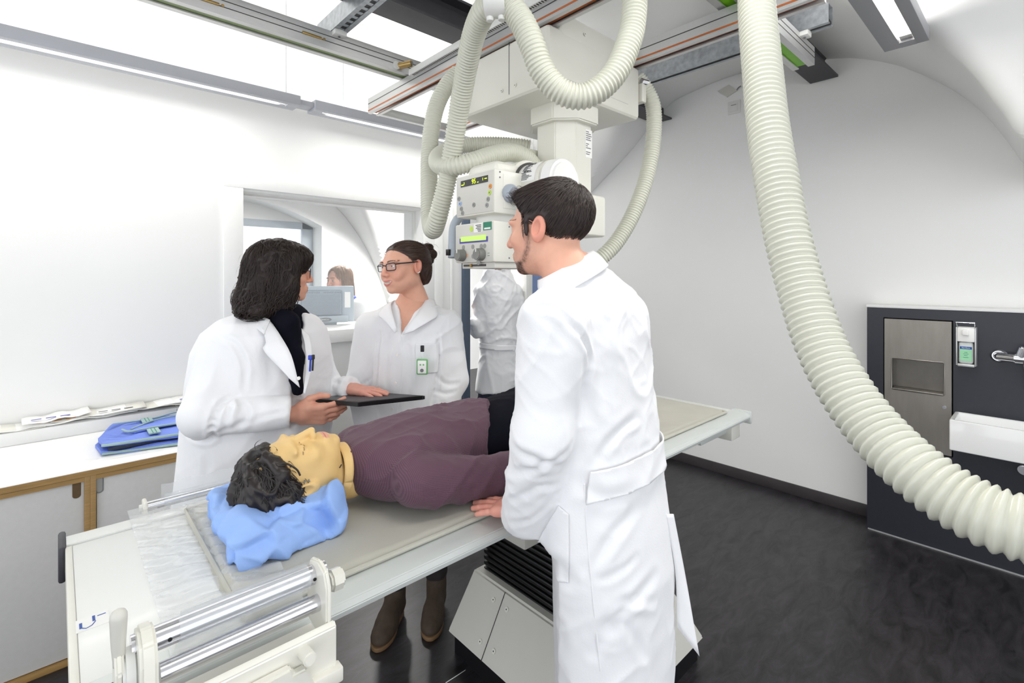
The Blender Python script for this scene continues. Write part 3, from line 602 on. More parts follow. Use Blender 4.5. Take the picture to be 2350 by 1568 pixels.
# wash basin
t = thing('wash_basin', 'white rectangular ceramic wash basin on the dark panel', 'sink', (PX, .06, .60)); O = at(t)
sx0 = PX-.23; sy0, sy1 = -.20, .325; m = MB()
b = bmesh.new(); bmesh.ops.create_cube(b, size=1); b.transform(Matrix.Translation(((sx0+PX)/2, (sy0+sy1)/2, .70)) @ Matrix.Diagonal((PX-sx0, sy1-sy0, .155, 1)))
topf = max(b.faces, key=lambda f: f.calc_center_median().z); bmesh.ops.inset_region(b, faces=[topf], thickness=.026)
for v in topf.verts: v.co.z -= .0
r = bmesh.ops.extrude_discrete_faces(b, faces=[topf]); fz = r['faces'][0]
for v in fz.verts: v.co.z -= .095; v.co.x += (-.012 if v.co.x > (sx0+PX)/2 else .012); v.co.y += (-.015 if v.co.y > (sy0+sy1)/2 else .015)
bmesh.ops.bevel(b, geom=b.edges[:], offset=.008, segments=3, affect='EDGES', profile=.6); m._merge(b); bs = m.build('basin', 'ceramic', t, M=O)
MB().cyl((PX-.047, .0, .735), (PX-.041, .0, .735), .014, n=20).build('overflow', 'steel_inner', t, M=O)
t = thing('tap', 'chrome wall tap above the white basin', 'tap', (PX, .10, 1.09)); O = at(t)
c = Vector((PX, .155, 1.095)); MB().cyl(c, c+Vector((-.018, 0, 0)), .036, .024, n=28, bev=.004).build('wall_rosette', 'chrome', t, M=O)
m = MB(); m.tube([tuple(c+Vector((-.018, 0, 0))), tuple(c+Vector((-.055, -.005, 0))), tuple(c+Vector((-.07, -.06, 0)))], .02, 16); m.cyl((PX-.07, .10, 1.095), (PX-.07, -.06, 1.095), .026, n=28, bev=.004); m.build('tap_body', 'chrome', t, M=O)
m = MB(); m.cyl((PX-.07, .075, 1.10), (PX-.075, .06, 1.155), .024, n=24, bev=.006); m.build('tap_lever', 'chrome', t, M=O)
m = MB(); m.tube(spline([(PX-.07, .06, 1.085), (PX-.10, .055, 1.06), (PX-.115, .052, 1.02), (PX-.12, .05, .97)], .008), .012, 14); m.cyl((PX-.12, .05, .975), (PX-.121, .05, .955), .016, n=20, bev=.002); m.build('spout', 'chrome', t, M=O)
t = thing('waste_trap', 'chrome waste pipe and shut-off valve under the white basin', 'pipe', (PX, .02, .45)); O = at(t)
m = MB(); m.cyl((PX-.10, .02, .625), (PX-.10, .02, .36), .017, n=18); m.cyl((PX-.10, .02, .50), (PX-.10, .02, .47), .022, n=18, bev=.003); m.cyl((PX-.10, .02, .42), (PX-.10, .02, .34), .03, n=20, bev=.006); m.build('pipe', 'chrome', t, M=O)
m = MB(); m.cyl((PX, .065, .545), (PX-.05, .065, .545), .024, n=20, bev=.004); m.build('valve', 'chrome', t, M=O)

# ------------------------------------------------------------------ cabinets along the back wall
CF, CT = 2.55, .74                                     # cabinet front plane, worktop height
def cabinet(x0, x1, doors, label):
    t = thing('cabinet', label, 'cabinet', ((x0+x1)/2, CF, 0), 'low cabinets along the wall'); O = at(t)
    m = MB(); m.box(x0, x0+.018, CF, 3.12, .0, CT-.025, .001); m.box(x1-.018, x1, CF, 3.12, .0, CT-.025, .001); m.box(x0+.018, x1-.018, CF, 3.12, .0, .022, .001); m.box(x0+.018, x1-.018, CF, 3.12, CT-.043, CT-.026); m.box(x0+.018, x1-.018, 3.10, 3.12, .02, CT-.04)
    m.build('carcass', 'ply_edge', t, M=O)
    for (a, b, hx, style) in doors:
        d = MB().box(a, b, CF+.012, CF+.03, .026, CT-.046, .001).build('door', 'cabinet_grey', t, M=O)
        pts = [(hx+.013*math.cos(q), CT-.070+(.022 if math.sin(q) > -1e-9 else -.022)+.013*math.sin(q)) for q in np.linspace(0, 2*math.pi, 25)[:-1]]
        if style == 'cup':
            MB().prism(pts, CF+.009, CF+.0125, 'y', bev=.001).build('handle', 'ink_grey', d, M=O)
            MB().prism([(hx+(u-hx)*.72, CT-.070+(v-CT+.070)*.84) for u, v in pts], CF+.008, CF+.0095, 'y').build('handle_recess', 'button_grey', d, M=O)
        else: MB().prism(pts, CF+.0105, CF+.0125, 'y').build('finger_hole', 'wood_dark', d, M=O)
cabinet(-.85, .097, [(-.83, -.39, -.42, 'cup'), (-.385, .079, .057, 'hole')], 'low cabinet with a worn wooden finger hole in its pale grey door')
cabinet(.097, 1.045, [(.117, .565, .125, 'cup'), (.57, 1.025, 1.0, 'cup')], 'low cabinet with oval metal recessed handles behind the long-haired doctor')
t = thing('worktop', 'white worktop with plywood edge lying across both cabinets', 'worktop', (.1, CF, CT)); O = at(t)
MB().box(-.85, 1.047, CF-.004, 3.14, CT-.024, CT-.002).build('core', 'ply_edge', t, M=O); MB().box(-.85, 1.047, CF-.003, 3.14, CT-.002, CT+.0005).build('laminate', 'worktop', t, M=O)
t = thing('cable_duct', 'white cable duct running behind the worktop along the wall', 'duct', (.1, 3.14, CT)); O = at(t)
MB().box(-.9, .47, 3.14, WA, CT, .80, .003).build('duct_body', 'wall_trim', t, M=O); MB().box(.47, 1.05, 3.17, WA, CT, .79, .002).build('duct_open_end', 'lamp_body', t, M=O); MB().box(.47, 1.05, 3.14, WA, .79, .80, .002).build('duct_lid', 'wall_trim', t, M=O)
# envelopes and papers on the duct
rg = random.Random(5); PAPERS = [(-.30, .36, .804, .03, 'yellowish'), (-.12, .30, .808, .02, 'white'), (.0, .40, .812, .05, 'white'), (.08, .36, .818, -.02, 'cream'), (.22, .42, .822, .03, 'white'), (.42, .40, .818, .01, 'cream'), (.56, .36, .826, -.03, 'white'), (-.02, .24, .828, .06, 'white')]
NM = ['pale yellowish envelope at the bottom of the paper heap', 'flat white envelope with curled corner on the duct', 'long white film envelope with red stamp on the duct', 'cream envelope under the red-stamped one', 'white film envelope with grey print on the duct', 'cream film envelope above the folded apron', 'white envelope with blue print above the folded apron', 'white sheet with blue lettering lying on the paper heap']
for k, (x, w, z, r, c) in enumerate(PAPERS):
    t = thing('film_envelope', NM[k], 'envelope', (x+w/2-.1, 3.215, z), 'paper heap on the cable duct', r)
    V = []; n = 10
    for i in range(n+1):
        for j in (0, 1): V.append((-w/2+w*i/n, (-.08, .075)[j]*(1 if i else .9), .006*math.sin(i*1.3+k)*math.sin(i/n*math.pi)+(.012*(i/n)**3 if k % 2 else .0)))
    Fc = [(2*i, 2*i+2, 2*i+3, 2*i+1) for i in range(n)]
    o = mesh_obj('sheet', V, Fc, {'white': 'paper', 'cream': 'cream', 'yellowish': 'yellow' if 0 else 'cream'}[c], t, None); solid(o, .0025, 1)
    m = MB(); mm = 'violet' if k in (6, 7) else ('orange' if k in (2,) else 'ink_grey')
    for q in range(3): m.box(-w/2+.03+q*.05, -w/2+.065+q*.05, -.05, -.035, .0095, .0102)
    if k in (2, 4, 6, 7): m.build('print', mm, t)
# folded lead apron
def apron():
    t = thing('lead_apron', 'folded blue lead apron with grey-green piping on the worktop', 'apron', (.35, 2.9, CT)); O = at(t)
    def sheet(nm, pts, z, th, mt, k, bev=.005):
        m = MB(); P = []
        for i in range(len(pts)):
            a, b = Vector(pts[i]), Vector(pts[(i+1) % len(pts)]); n = 8
            for j in range(n): P.append(a.lerp(b, j/n))
        b_ = bmesh.new(); v0 = [b_.verts.new((p.x, p.y, z)) for p in P]; f = b_.faces.new(v0); bmesh.ops.triangulate(b_, faces=[f]); bmesh.ops.subdivide_edges(b_, edges=b_.edges[:], cuts=2)
        for v in b_.verts: v.co.z += .004*math.sin(v.co.x*17+k)*math.sin(v.co.y*19+k*2)+.003*math.sin(v.co.x*31+v.co.y*11)
        r = bmesh.ops.extrude_face_region(b_, geom=b_.faces[:]); 
        for e in r['geom']:
            if isinstance(e, bmesh.types.BMVert): e.co.z += th
        bmesh.ops.recalc_face_normals(b_, faces=b_.faces[:]); m._merge(b_); o = m.build(nm, mt, t, 50, M=O)
        return o
    sheet('bottom_fold', [(.137, 2.70), (.125, 2.86), (.19, 3.06), (.85, 3.08), (.80, 2.62), (.5, 2.615)], CT+.004, .014, 'apron_blue', 0)
    sheet('top_fold', [(.145, 2.71), (.135, 2.86), (.20, 3.05), (.85, 3.06), (.80, 2.72), (.5, 2.66)], CT+.032, .014, 'apron_blue', 2)
    sheet('pocket_flap', [(.23, 2.86), (.26, 2.79), (.36, 2.82), (.7, 2.80), (.7, 2.98), (.36, 2.95)], CT+.051, .006, 'apron_blue', 4)
    for nm, pts, r in (('piping', [(.140, 2.705, CT+.045), (.2, 2.685, CT+.046), (.5, 2.66, CT+.046), (.8, 2.72, CT+.046)], .006), ('piping', [(.14, 2.70, CT+.010), (.3, 2.665, CT+.008), (.5, 2.615, CT+.010), (.8, 2.62, CT+.010)], .006), ('piping', [(.22, 2.87, CT+.058), (.245, 2.80, CT+.060), (.34, 2.815, CT+.058), (.7, 2.80, CT+.058)], .005), ('piping', [(.20, 3.05, CT+.048), (.35, 3.03, CT+.05), (.46, 3.06, CT+.056), (.55, 3.04, CT+.05), (.7, 3.05, CT+.05)], .004), ('piping', [(.25, 2.845, CT+.06), (.36, 2.95, CT+.06), (.5, 2.96, CT+.062), (.7, 2.98, CT+.06)], .004)):
        m = MB(); m.tube(spline(pts, .012), r, 8); m.build(nm, 'apron_trim', t, M=O)
    for (x, y) in ((.325, 2.985), (.325, 2.76)):
        st = MB().box(x-.022, x+.022, y-.045, y+.045, CT+.052, CT+.058, .001).build('strap', 'apron_trim', t, M=O)
        m = MB(); m.box(x-.008, x-.005, y-.045, y+.045, CT+.058, CT+.0586); m.box(x+.005, x+.008, y-.045, y+.045, CT+.058, CT+.0586); m.build('strap_stripe', 'label_green', st, M=O)
    m = MB(); m.box(.16, .5, 2.69, 2.71, CT+.018, CT+.032, .004); m.build('painted_fold_shadow', 'apron_fold_shade', t, M=O)  # dark strip standing in for the shade between the two folds
apron()

# ------------------------------------------------------------------ monitor behind the glass
t = thing('monitor', 'grey computer monitor standing on the observation window sill', 'monitor', (1.47, 3.60, 1.145)); O = at(t)
mr = Matrix.Translation((1.455, 3.60, 0)) @ Matrix.Rotation(math.radians(-24), 4, 'Z')
m = MB(); m.box(-.20, .20, -.012, .03, 1.165, 1.43, .012, 3, M=mr); mb = m.build('back_shell', 'monitor_grey', t, M=O)
MB().box(-.165, .115, -.03, -.01, 1.215, 1.40, .012, 2, M=mr).build('rear_bulge', 'monitor_dark', mb, M=O)
m = MB()
for i in range(30):
    for j in range(14): m.box(-.15+i*.0086, -.1465+i*.0086, -.0308, -.0298, 1.225+j*.0105, 1.2285+j*.0105, M=mr)
o = m.build('vent_holes', 'ink_grey', mb, M=O); o['kind'] = 'stuff'
m = MB()
for i in range(24):
    if i in (11, 12): continue
    m.box(-.155+i*.0112, -.151+i*.0112, -.0308, -.0298, 1.378, 1.39, M=mr)
m.build('vent_slots', 'ink_grey', mb, M=O)
MB().box(-.12, .16, -.035, -.008, 1.162, 1.212, .008, 2, M=mr).build('base_cover', 'monitor_grey', mb, M=O)
e = MB(); e.prism([(.0+.045*math.cos(a), 1.185+.014*math.sin(a)) for a in np.linspace(0, 2*math.pi, 29)[:-1]], -.037, -.0345, 'y'); e.bm.transform(mr); eo = e.build('emblem', 'ink_grey', mb, M=O)
text('BARCO', .016, 'paper', eo, O @ mr @ facing((0, -.0374, 1.185), (1, 0, 0), (0, 0, 1)))
MB().box(.135, .175, -.0135, -.0115, 1.27, 1.385, M=mr).build('sticker', 'paper', mb, M=O)
MB().box(-.08, .08, -.01, .12, 1.145, 1.165, .004, M=mr).build('foot', 'monitor_grey', t, M=O)

# ------------------------------------------------------------------ X-ray table
TX0, TX1, TY0, TY1, TZ = .014, 2.31, .905, 1.60, .88
tb = thing('xray_table', 'white floating-top X-ray table on a pedestal with black bellows', 'table', (1.35, 1.26, 0)); O = at(tb)
MB().box(TX0+.012, TX1-.01, .985, 1.515, TZ-.04, TZ+.002, .002).build('table_top', 'table_white', tb, M=O)
nearp = [(.985, TZ+.004), (.935, TZ+.004), (.912, TZ-.004), (.903, TZ-.016), (.906, TZ-.028), (.93, TZ-.044), (.985, TZ-.05)]
MB().prism(nearp, TX0, TX1, 'x', bev=.002).build('side_rail', 'table_edge', tb, M=O)
farp = [(2*1.2525-u, v) for u, v in nearp]
MB().prism(farp, TX0, TX1, 'x', bev=.002).build('side_rail', 'table_white', tb, M=O)
MB().box(TX0-.012, TX0+.002, 1.505, 1.605, TZ-.075, TZ+.008, .006).build('end_cap', 'steel_dark', tb, M=O)
MB().box(TX1-.002, TX1+.014, .90, .985, TZ-.05, TZ+.007, .006).build('end_cap', 'table_edge', tb, M=O)
MB().box(TX0+.0, TX0+.012, .985, 1.515, TZ-.05, TZ+.003, .002).build('end_strip', 'cream', tb, M=O)
MB().box(2.235, 2.325, .955, 1.06, TZ-.125, TZ-.05, .006).build('rail_stop', 'cream', tb, M=O)
MB().box(1.98, 2.235, .975, .99, TZ-.09, TZ-.05, .002).build('grid_drawer', 'table_edge', tb, M=O)
MB().box(.975, 1.62, 1.0, 1.5, .72, TZ-.04, .006).build('table_carriage', 'cream_panel', tb, M=O)
m = MB()
for k in range(18):
    z = .30+k*.0235; m.box(1.278, 1.66, .985, 1.555, z, z+.0185, .008, 2); m.box(1.292, 1.646, 1.0, 1.541, z+.016, z+.026)
m.build('bellows', 'black_gloss', tb, M=O)
# pedestal: sloping covers, black plinth
def pyr(m, x0, x1, y0, y1, z0, X0, X1, Y0, Y1, z1, bev=.006):
    b = bmesh.new(); v = [b.verts.new(p) for p in ((x0, y0, z0), (x1, y0, z0), (x1, y1, z0), (x0, y1, z0), (X0, Y0, z1), (X1, Y0, z1), (X1, Y1, z1), (X0, Y1, z1))]
    for f in ((3, 2, 1, 0), (4, 5, 6, 7), (0, 1, 5, 4), (1, 2, 6, 5), (2, 3, 7, 6), (3, 0, 4, 7)): b.faces.new([v[i] for i in f])
    if bev: bmesh.ops.bevel(b, geom=b.edges[:], offset=bev, segments=2, affect='EDGES')
    m._merge(b)
m = MB(); pyr(m, 1.14, 1.86, .90, 1.615, .085, 1.245, 1.72, .96, 1.575, .312, .008); pd = m.build('pedestal_cover', 'cream_panel', tb, M=O)
MB().box(1.165, 1.84, .92, 1.595, 0, .09).build('plinth', 'black', tb, M=O)
def sl(y, t): return Vector((1.14+(1.245-1.14)*t, y, .085+(.312-.085)*t))
V, Fc = sweep([sl(1.40, .02)+Vector((-.0015, 0, .0008)), sl(1.39, .5)+Vector((-.0015, 0, .0008)), sl(1.38, .98)+Vector((-.0015, 0, .0008))], lambda i, t: .0014, 6); o = mesh_obj('cover_seam', V, Fc, 'groove', pd); o.data.transform(O)
nrm = Vector((-.227, 0, .105)).normalized()
for (y, tt) in ((1.43, .22), (1.355, .24), (1.425, .80), (1.35, .80)):
    p = sl(y, tt); s = MB().cyl(p, p+nrm*.004, .009, n=16, bev=.001).build('screw', 'cream', tb, M=O); MB().cyl(p+nrm*.004, p+nrm*.0046, .0025, n=8).build('screw_slot', 'ink', s, M=O)
# pinch-hazard sticker
st = MB().box(.022, .070, 1.135, 1.177, TZ+.002, TZ+.0028).build('sticker', 'paper', tb, M=O @ Matrix.Translation((0, 0, 0)))
m = MB(); m.box(.029, .033, 1.145, 1.163, TZ+.0028, TZ+.0032); m.box(.047, .051, 1.156, 1.174, TZ+.0028, TZ+.0032); m.box(.054, .066, 1.168, 1.170, TZ+.0028, TZ+.0032)
m.tube([(.032, 1.146, TZ+.003), (.038, 1.140, TZ+.003), (.046, 1.144, TZ+.003), (.051, 1.154, TZ+.003)], .0008, 5); m.build('print', 'label_blue', st, M=O)
# foam mat
def soft_mat():
    t = thing('foam_mat', 'thin grey foam mat covering the X-ray table', 'mat', (1.2, 1.25, TZ)); x0, x1, y0, y1 = .245, 2.205, .968, 1.515
    nx_, ny_ = 130, 40; V = []; 
    for i in range(nx_+1):
        for j in range(ny_+1):
            u, v = i/nx_, j/ny_; x = x0+(x1-x0)*u; y = y0+(y1-y0)*v
            e = min(u*(x1-x0), (1-u)*(x1-x0), v*(y1-y0), (1-v)*(y1-y0)); z = TZ+.003+.017*min(1, e/.012)**.5
            z += .0035*math.exp(-((x-x0-.035)/.01)**2)+.0015*math.sin(x*14+y*9)*math.sin(y*13)+.001*math.sin(x*37+y*21)
            V.append((x+.010*math.sin(y*9+1)*math.exp(-u*30), y, z))
    Fc = [(i*(ny_+1)+j, (i+1)*(ny_+1)+j, (i+1)*(ny_+1)+j+1, i*(ny_+1)+j+1) for i in range(nx_) for j in range(ny_)]
    o = mesh_obj('cushion', V, np.array(Fc), 'mat_grey', t, None); o.data.transform(at(t))
    m = MB(); pts = [(x0, y0, TZ+.012), (x1, y0, TZ+.012), (x1, y1, TZ+.012), (x0, y1, TZ+.012)]; m.tube([Vector(p) for a, b in zip(pts, pts[1:]+pts[:1]) for p in [Vector(a).lerp(Vector(b), k/12) for k in range(12)]], .006, 8, closed=True); m.build('piping', 'mat_grey', t, M=at(t))
soft_mat()
# compression band device clamped to the near rail
cb = thing('compression_band_winder', 'cream compression band winder with two steel rollers and crank on the table rail', 'winder', (.22, .84, .87)); O = at(cb)
# side plates in the X direction ends, profile in YZ
pl = [(.80, .885), (.80, .985), (.812, 1.008), (.84, 1.016), (.872, 1.008), (.886, .985), (.886, .90)]
MB().prism(pl, .080, .100, 'x', bev=.004).build('side_plate', 'cream', cb, M=O); MB().prism(pl, .325, .334, 'x', bev=.003).build('side_plate', 'cream', cb, M=O)
MB().cyl((.075, .858, .985), (.345, .858, .985), .0165, n=28).build('roller', 'tube_metal', cb, M=O); MB().cyl((.105, .835, .948), (.335, .835, .948), .0135, n=28).build('roller', 'tube_metal', cb, M=O)
m = MB(); m.cyl((.130, .858, .985), (.315, .858, .985), .0195, n=28); m.build('wound_band', 'clear_hard', cb, M=O)
m = MB(); m.prism([(.79, .86), (.79, .925), (.798, .932), (.806, .925), (.806, .875), (.90, .875), (.90, .86)], .088, .338, 'x', bev=.002); m.build('trough', 'cream', cb, M=O)
MB().prism([(.105, .853), (.30, .853), (.285, .893), (.265, .893), (.262, .905), (.135, .905), (.13, .893), (.115, .893)], .774, .790, 'y', bev=.003).build('clamp_plate', 'cream', cb, M=O)
MB().box(.08, .345, .778, .80, .838, .862, .003).build('base_rail', 'cream', cb, M=O)
for x in (.135, .285): MB().cyl((x, .792, .91), (x, .762, .913), .010, n=18, bev=.002).build('clamp_lever', 'cream', cb, M=O)
MB().cyl((.338, .85, .965), (.352, .85, .965), .006, n=12).build('knob_shaft', 'chrome', cb, M=O); MB().cyl((.350, .85, .965), (.374, .85, .965), .019, n=8, bev=.004).build('knob', 'cream', cb, M=O)
MB().cyl((.064, .85, .960), (.082, .85, .960), .030, n=28, bev=.004).build('gear_housing', 'alu_white', cb, M=O)
m = MB(); m.prism([(.83, .93), (.87, .93), (.875, .975), (.862, .995), (.84, .995), (.825, .975)], .056, .066, 'x', bev=.003); m.build('crank_arm', 'cream', cb, M=O)
V, Fc = sweep(spline([(.062, .848, .975), (.061, .846, 1.005), (.061, .845, 1.03), (.061, .845, 1.047), (.061, .845, 1.0535)], .004), lambda i, t: (.0068+.0032*min(1, t*1.2)) if t < .86 else .0100*math.sqrt(max(.02, 1-((t-.86)/.14)**2)), 22); o = mesh_obj('crank_grip', V, Fc, 'knob_grey' if 0 else 'cream_panel', cb, None); o.data.transform(O)
MB().cyl((.052, .85, .945), (.058, .85, .945), .008, n=12).build('axle_end', 'ink', cb, M=O)
for (x, y, z) in ((.118, .8415, .985), (.322, .8415, .985)): MB().cyl((x, y+.0002, z), (x, y-.0008, z), .0028, n=10).build('pin_hole', 'black', cb, M=O)
# clear foil band across the table, far roller
fb = thing('clear_foil_band', 'wrinkled clear plastic band stretched across the table head', 'plastic band', (.24, 1.25, TZ)); V = []; nu, nv = 60, 90
for i in range(nu+1):
    for j in range(nv+1):
        u, v = i/nu, j/nv; x = .135+.205*u; y = .87+.755*v; z = TZ+.008
        if y < .96: z += (.115)*((.96-y)/.09)**1.5
        if x > .235: z = max(z, TZ+.026*min(1, (x-.235)/.02)) if .95 < y < 1.53 else z
        z += (.0035*math.sin(x*40+y*95+3*math.sin(y*11+x*20))+.0022*math.sin(y*180+x*70+2*math.sin(x*50)))*(math.sin(math.pi*v)**.5)*.9
        V.append((x, y, z))
Fc = np.array([(i*(nv+1)+j, (i+1)*(nv+1)+j, (i+1)*(nv+1)+j+1, i*(nv+1)+j+1) for i in range(nu) for j in range(nv)])
o = mesh_obj('foil', V, Fc, 'clear_plastic', fb, None); o.data.transform(at(fb))
fr = thing('foil_roller', 'steel roller wrapped in clear foil on the table rail facing the cabinets', 'roller', (.27, 1.62, TZ)); O = at(fr)
MB().cyl((.175, 1.625, .886), (.55, 1.625, .886), .0125, n=24).build('roller_tube', 'tube_metal', fr, M=O); MB().cyl((.215, 1.625, .886), (.53, 1.625, .886), .0215, n=24).build('wound_foil', 'clear_hard', fr, M=O)
MB().box(.167, .177, 1.604, 1.645, .858, .904, .004).build('bracket', 'cream', fr, M=O); MB().box(.167, .20, 1.604, 1.622, .848, .866, .003).build('bracket_foot', 'cream', fr, M=O); MB().cyl((.16, 1.625, .886), (.176, 1.625, .886), .009, n=12).build('axle', 'alu_white', fr, M=O)
V = []; 
for i in range(25):
    for j in range(10): V.append((.21+.33*i/24, 1.645-.0*j, .880+.05*j/9+.003*math.sin(i*1.1+j)))
o = mesh_obj('loose_foil', V, np.array([(i*10+j, (i+1)*10+j, (i+1)*10+j+1, i*10+j+1) for i in range(24) for j in range(9)]), 'clear_plastic', fr); o.data.transform(O)

# ------------------------------------------------------------------ soft-body modelling: signed distance fields on a grid
def smin(a, b, k):
    h = np.clip(.5+.5*(b-a)/k, 0, 1); return b+(a-b)*h-k*h*(1-h)
def smax(a, b, k): return -smin(-a, -b, k)
def ell(P, c, r):
    x, y, z = (P[0]-c[0])/r[0], (P[1]-c[1])/r[1], (P[2]-c[2])/r[2]; k0 = np.sqrt(x*x+y*y+z*z); k1 = np.sqrt((x/r[0])**2+(y/r[1])**2+(z/r[2])**2)+1e-9
    return k0*(k0-1)/k1
def cone(P, a, b, ra, rb):
    a = np.asarray(a, float); b = np.asarray(b, float); d = b-a; L2 = d.dot(d)+1e-12
    t = np.clip(((P[0]-a[0])*d[0]+(P[1]-a[1])*d[1]+(P[2]-a[2])*d[2])/L2, 0, 1)
    return np.sqrt((P[0]-a[0]-t*d[0])**2+(P[1]-a[1]-t*d[1])**2+(P[2]-a[2]-t*d[2])**2)-(ra+(rb-ra)*t)
def chain(P, pts, rs, k=.01):
    d = None
    for i in range(len(pts)-1):
        e = cone(P, pts[i], pts[i+1], rs[i], rs[i+1]); d = e if d is None else smin(d, e, k)
    return d
def rbox(P, c, h, r):
    q = [np.abs(P[i]-c[i])-(h[i]-r) for i in range(3)]
    return np.sqrt(np.maximum(q[0], 0)**2+np.maximum(q[1], 0)**2+np.maximum(q[2], 0)**2)+np.minimum(np.maximum(np.maximum(q[0], q[1]), q[2]), 0)-r
def loft(P, rows, ang=0, p=2.0, ax=2, r=.015):
    """stack of ellipses: rows (s, cu, cv, a, b) along axis ax"""
    rows = sorted(rows); R = np.array(rows, float); u, v, s = {2: (P[0], P[1], P[2]), 0: (P[1], P[2], P[0])}[ax]
    g = lambda k: np.interp(s, R[:, 0], R[:, k]); du, dv = u-g(1), v-g(2); a, b = g(3), g(4); c, sn = math.cos(ang), math.sin(ang)
    e, f = np.abs(du*c+dv*sn)/a, np.abs(-du*sn+dv*c)/b; k0 = (e**p+f**p)**(1/p); d = (k0-1)*np.minimum(a, b)
    return smax(smax(d, R[0, 0]-s+0*d, r), s-R[-1, 0]+0*d, r)
def nets(fn, lo, hi, res):
    ax = [np.arange(lo[i], hi[i]+res, res, dtype=np.float32) for i in range(3)]
    P = (ax[0][:, None, None], ax[1][None, :, None], ax[2][None, None, :]); D = np.asarray(fn(P), np.float32); D = np.broadcast_to(D, (len(ax[0]), len(ax[1]), len(ax[2])))
    S = D < 0; nx, ny, nz = D.shape; cnt = np.zeros((nx-1, ny-1, nz-1), np.int8)
    for i in (0, 1):
        for j in (0, 1):
            for k in (0, 1): cnt += S[i:nx-1+i, j:ny-1+j, k:nz-1+k]
    cells = np.argwhere((cnt > 0) & (cnt < 8)); idm = -np.ones(cnt.shape, np.int32); idm[tuple(cells.T)] = np.arange(len(cells))
    acc = np.zeros((len(cells), 3)); n = np.zeros(len(cells)); C = [(i, j, k) for i in (0, 1) for j in (0, 1) for k in (0, 1)]
    for a in C:
        for d in range(3):
            if a[d]: continue
            b = list(a); b[d] = 1; va = D[tuple((cells+a).T)]; vb = D[tuple((cells+b).T)]; mk = (va < 0) != (vb < 0); t = np.where(mk, va/(va-vb+1e-12), 0)
            p = np.array(a, float)[None]+np.zeros((len(cells), 1)); p[:, d] += t; acc += p*mk[:, None]; n += mk
    V = (cells+acc/n[:, None])*res+np.array(lo); Fs = []
    for d in range(3):
        e = [slice(1, -1)]*3; e[d] = slice(0, -1); e = tuple(e); f = list(e); f[d] = slice(1, None); A_, B_ = S[e], S[tuple(f)]; o = np.zeros(3, int); o[[k for k in range(3) if k != d]] = 1
        u, v = [(1, 2), (2, 0), (0, 1)][d]
        for flip, mk in ((False, A_ & ~B_), (True, ~A_ & B_)):
            q = np.argwhere(mk)+o; du = np.zeros(3, int); dv = np.zeros(3, int); du[u] = 1; dv[v] = 1
            f4 = np.stack([idm[tuple((q-du-dv).T)], idm[tuple((q-dv).T)], idm[tuple(q.T)], idm[tuple((q-du).T)]], 1)
            Fs.append(f4[:, ::-1] if flip else f4)
    return V, np.concatenate(Fs)
def grad(fn, V, e=.002):
    def f(o): return fn((V[:, 0]+o[0], V[:, 1]+o[1], V[:, 2]+o[2]))
    G = np.stack([f((e, 0, 0))-f((-e, 0, 0)), f((0, e, 0))-f((0, -e, 0)), f((0, 0, e))-f((0, 0, -e))], 1); return G/(np.linalg.norm(G, axis=1)[:, None]+1e-9)
_T = RNG.random(1 << 14).astype(np.float32)
def vnoise(Q):
    I = np.floor(Q).astype(np.int64); f = Q-I; f = f*f*(3-2*f); r = 0
    for i in (0, 1):
        for j in (0, 1):
            for k in (0, 1):
                h = ((I[:, 0]+i)*73856093 ^ (I[:, 1]+j)*19349663 ^ (I[:, 2]+k)*83492791) & 16383
                r = r+_T[h]*np.where(i, f[:, 0], 1-f[:, 0])*np.where(j, f[:, 1], 1-f[:, 1])*np.where(k, f[:, 2], 1-f[:, 2])
    return r
def ridge(Q): return 1-np.abs(2*vnoise(Q)-1)
def folds(V, N, amp, seed=0, kind='coat'):
    Q = V+seed*3.7; wq = (vnoise(Q*3.1)-.5)*.16; wr = (vnoise(Q*3.1+20)-.5)*.16; x, y, z = Q[:, 0]+wq, Q[:, 1]+wr, Q[:, 2]
    a = ridge(np.stack([x*9+z*2.2, y*9-z*1.5, z*1.7], 1))**2.2
    b = ridge(np.stack([x*10-z*9+3, y*10+z*6, z*3], 1))**4; c = vnoise(Q*4.5); d = ridge(np.stack([x*26+z*15, y*24-z*19, z*9+9], 1))**5
    m = np.clip(vnoise(Q*3.3+11)*2.2-.6, 0, 1)
    return V+N*((a*.55+b*.8*m+(c-.5)*.5+d*.30*m-.4)*amp)[:, None]
def creased(lines, L, fn):
    """wrinkles along given lines on a garment: (points, depth, width); positive depth presses in"""
    def post(V):
        N = grad(fn, V, .006); D = np.zeros(len(V))
        for pts, dep, w in lines:
            q = spline([L(*t) for t in pts], .008)
            for _ in range(8): q = q-grad(fn, q)*fn((q[:, 0], q[:, 1], q[:, 2]))[:, None]*.9
            lo, hi = q.min(0)-4*w, q.max(0)+4*w; ix = np.where(((V > lo) & (V < hi)).all(1))[0]
            if not len(ix): continue
            dd = np.sqrt(((V[ix][:, None]-q[None])**2).sum(2)); k = dd.argmin(1); m = dd.min(1); t = k/max(1, len(q)-1); fade = np.sin(np.pi*np.clip(t*.9+.05, 0, 1))**.6
            D[ix] -= dep*fade*(np.exp(-(m/w)**2)-.45*np.exp(-((m-2.0*w)/(.9*w))**2))
        return V+N*D[:, None]
    return post
def sdf_obj(name, fn, lo, hi, res, m, parent, amp=0, seed=0, colf=None, post=None):
    V, Fc = nets(fn, lo, hi, res)
    if amp: V = folds(V, grad(fn, V, res), amp, seed)
    if post: V = post(V)
    return mesh_obj(name, V, Fc, m, parent, None, colf(V) if colf else None), V, Fc
def bounds(pts, pad): p = np.array(pts); return p.min(0)-pad, p.max(0)+pad

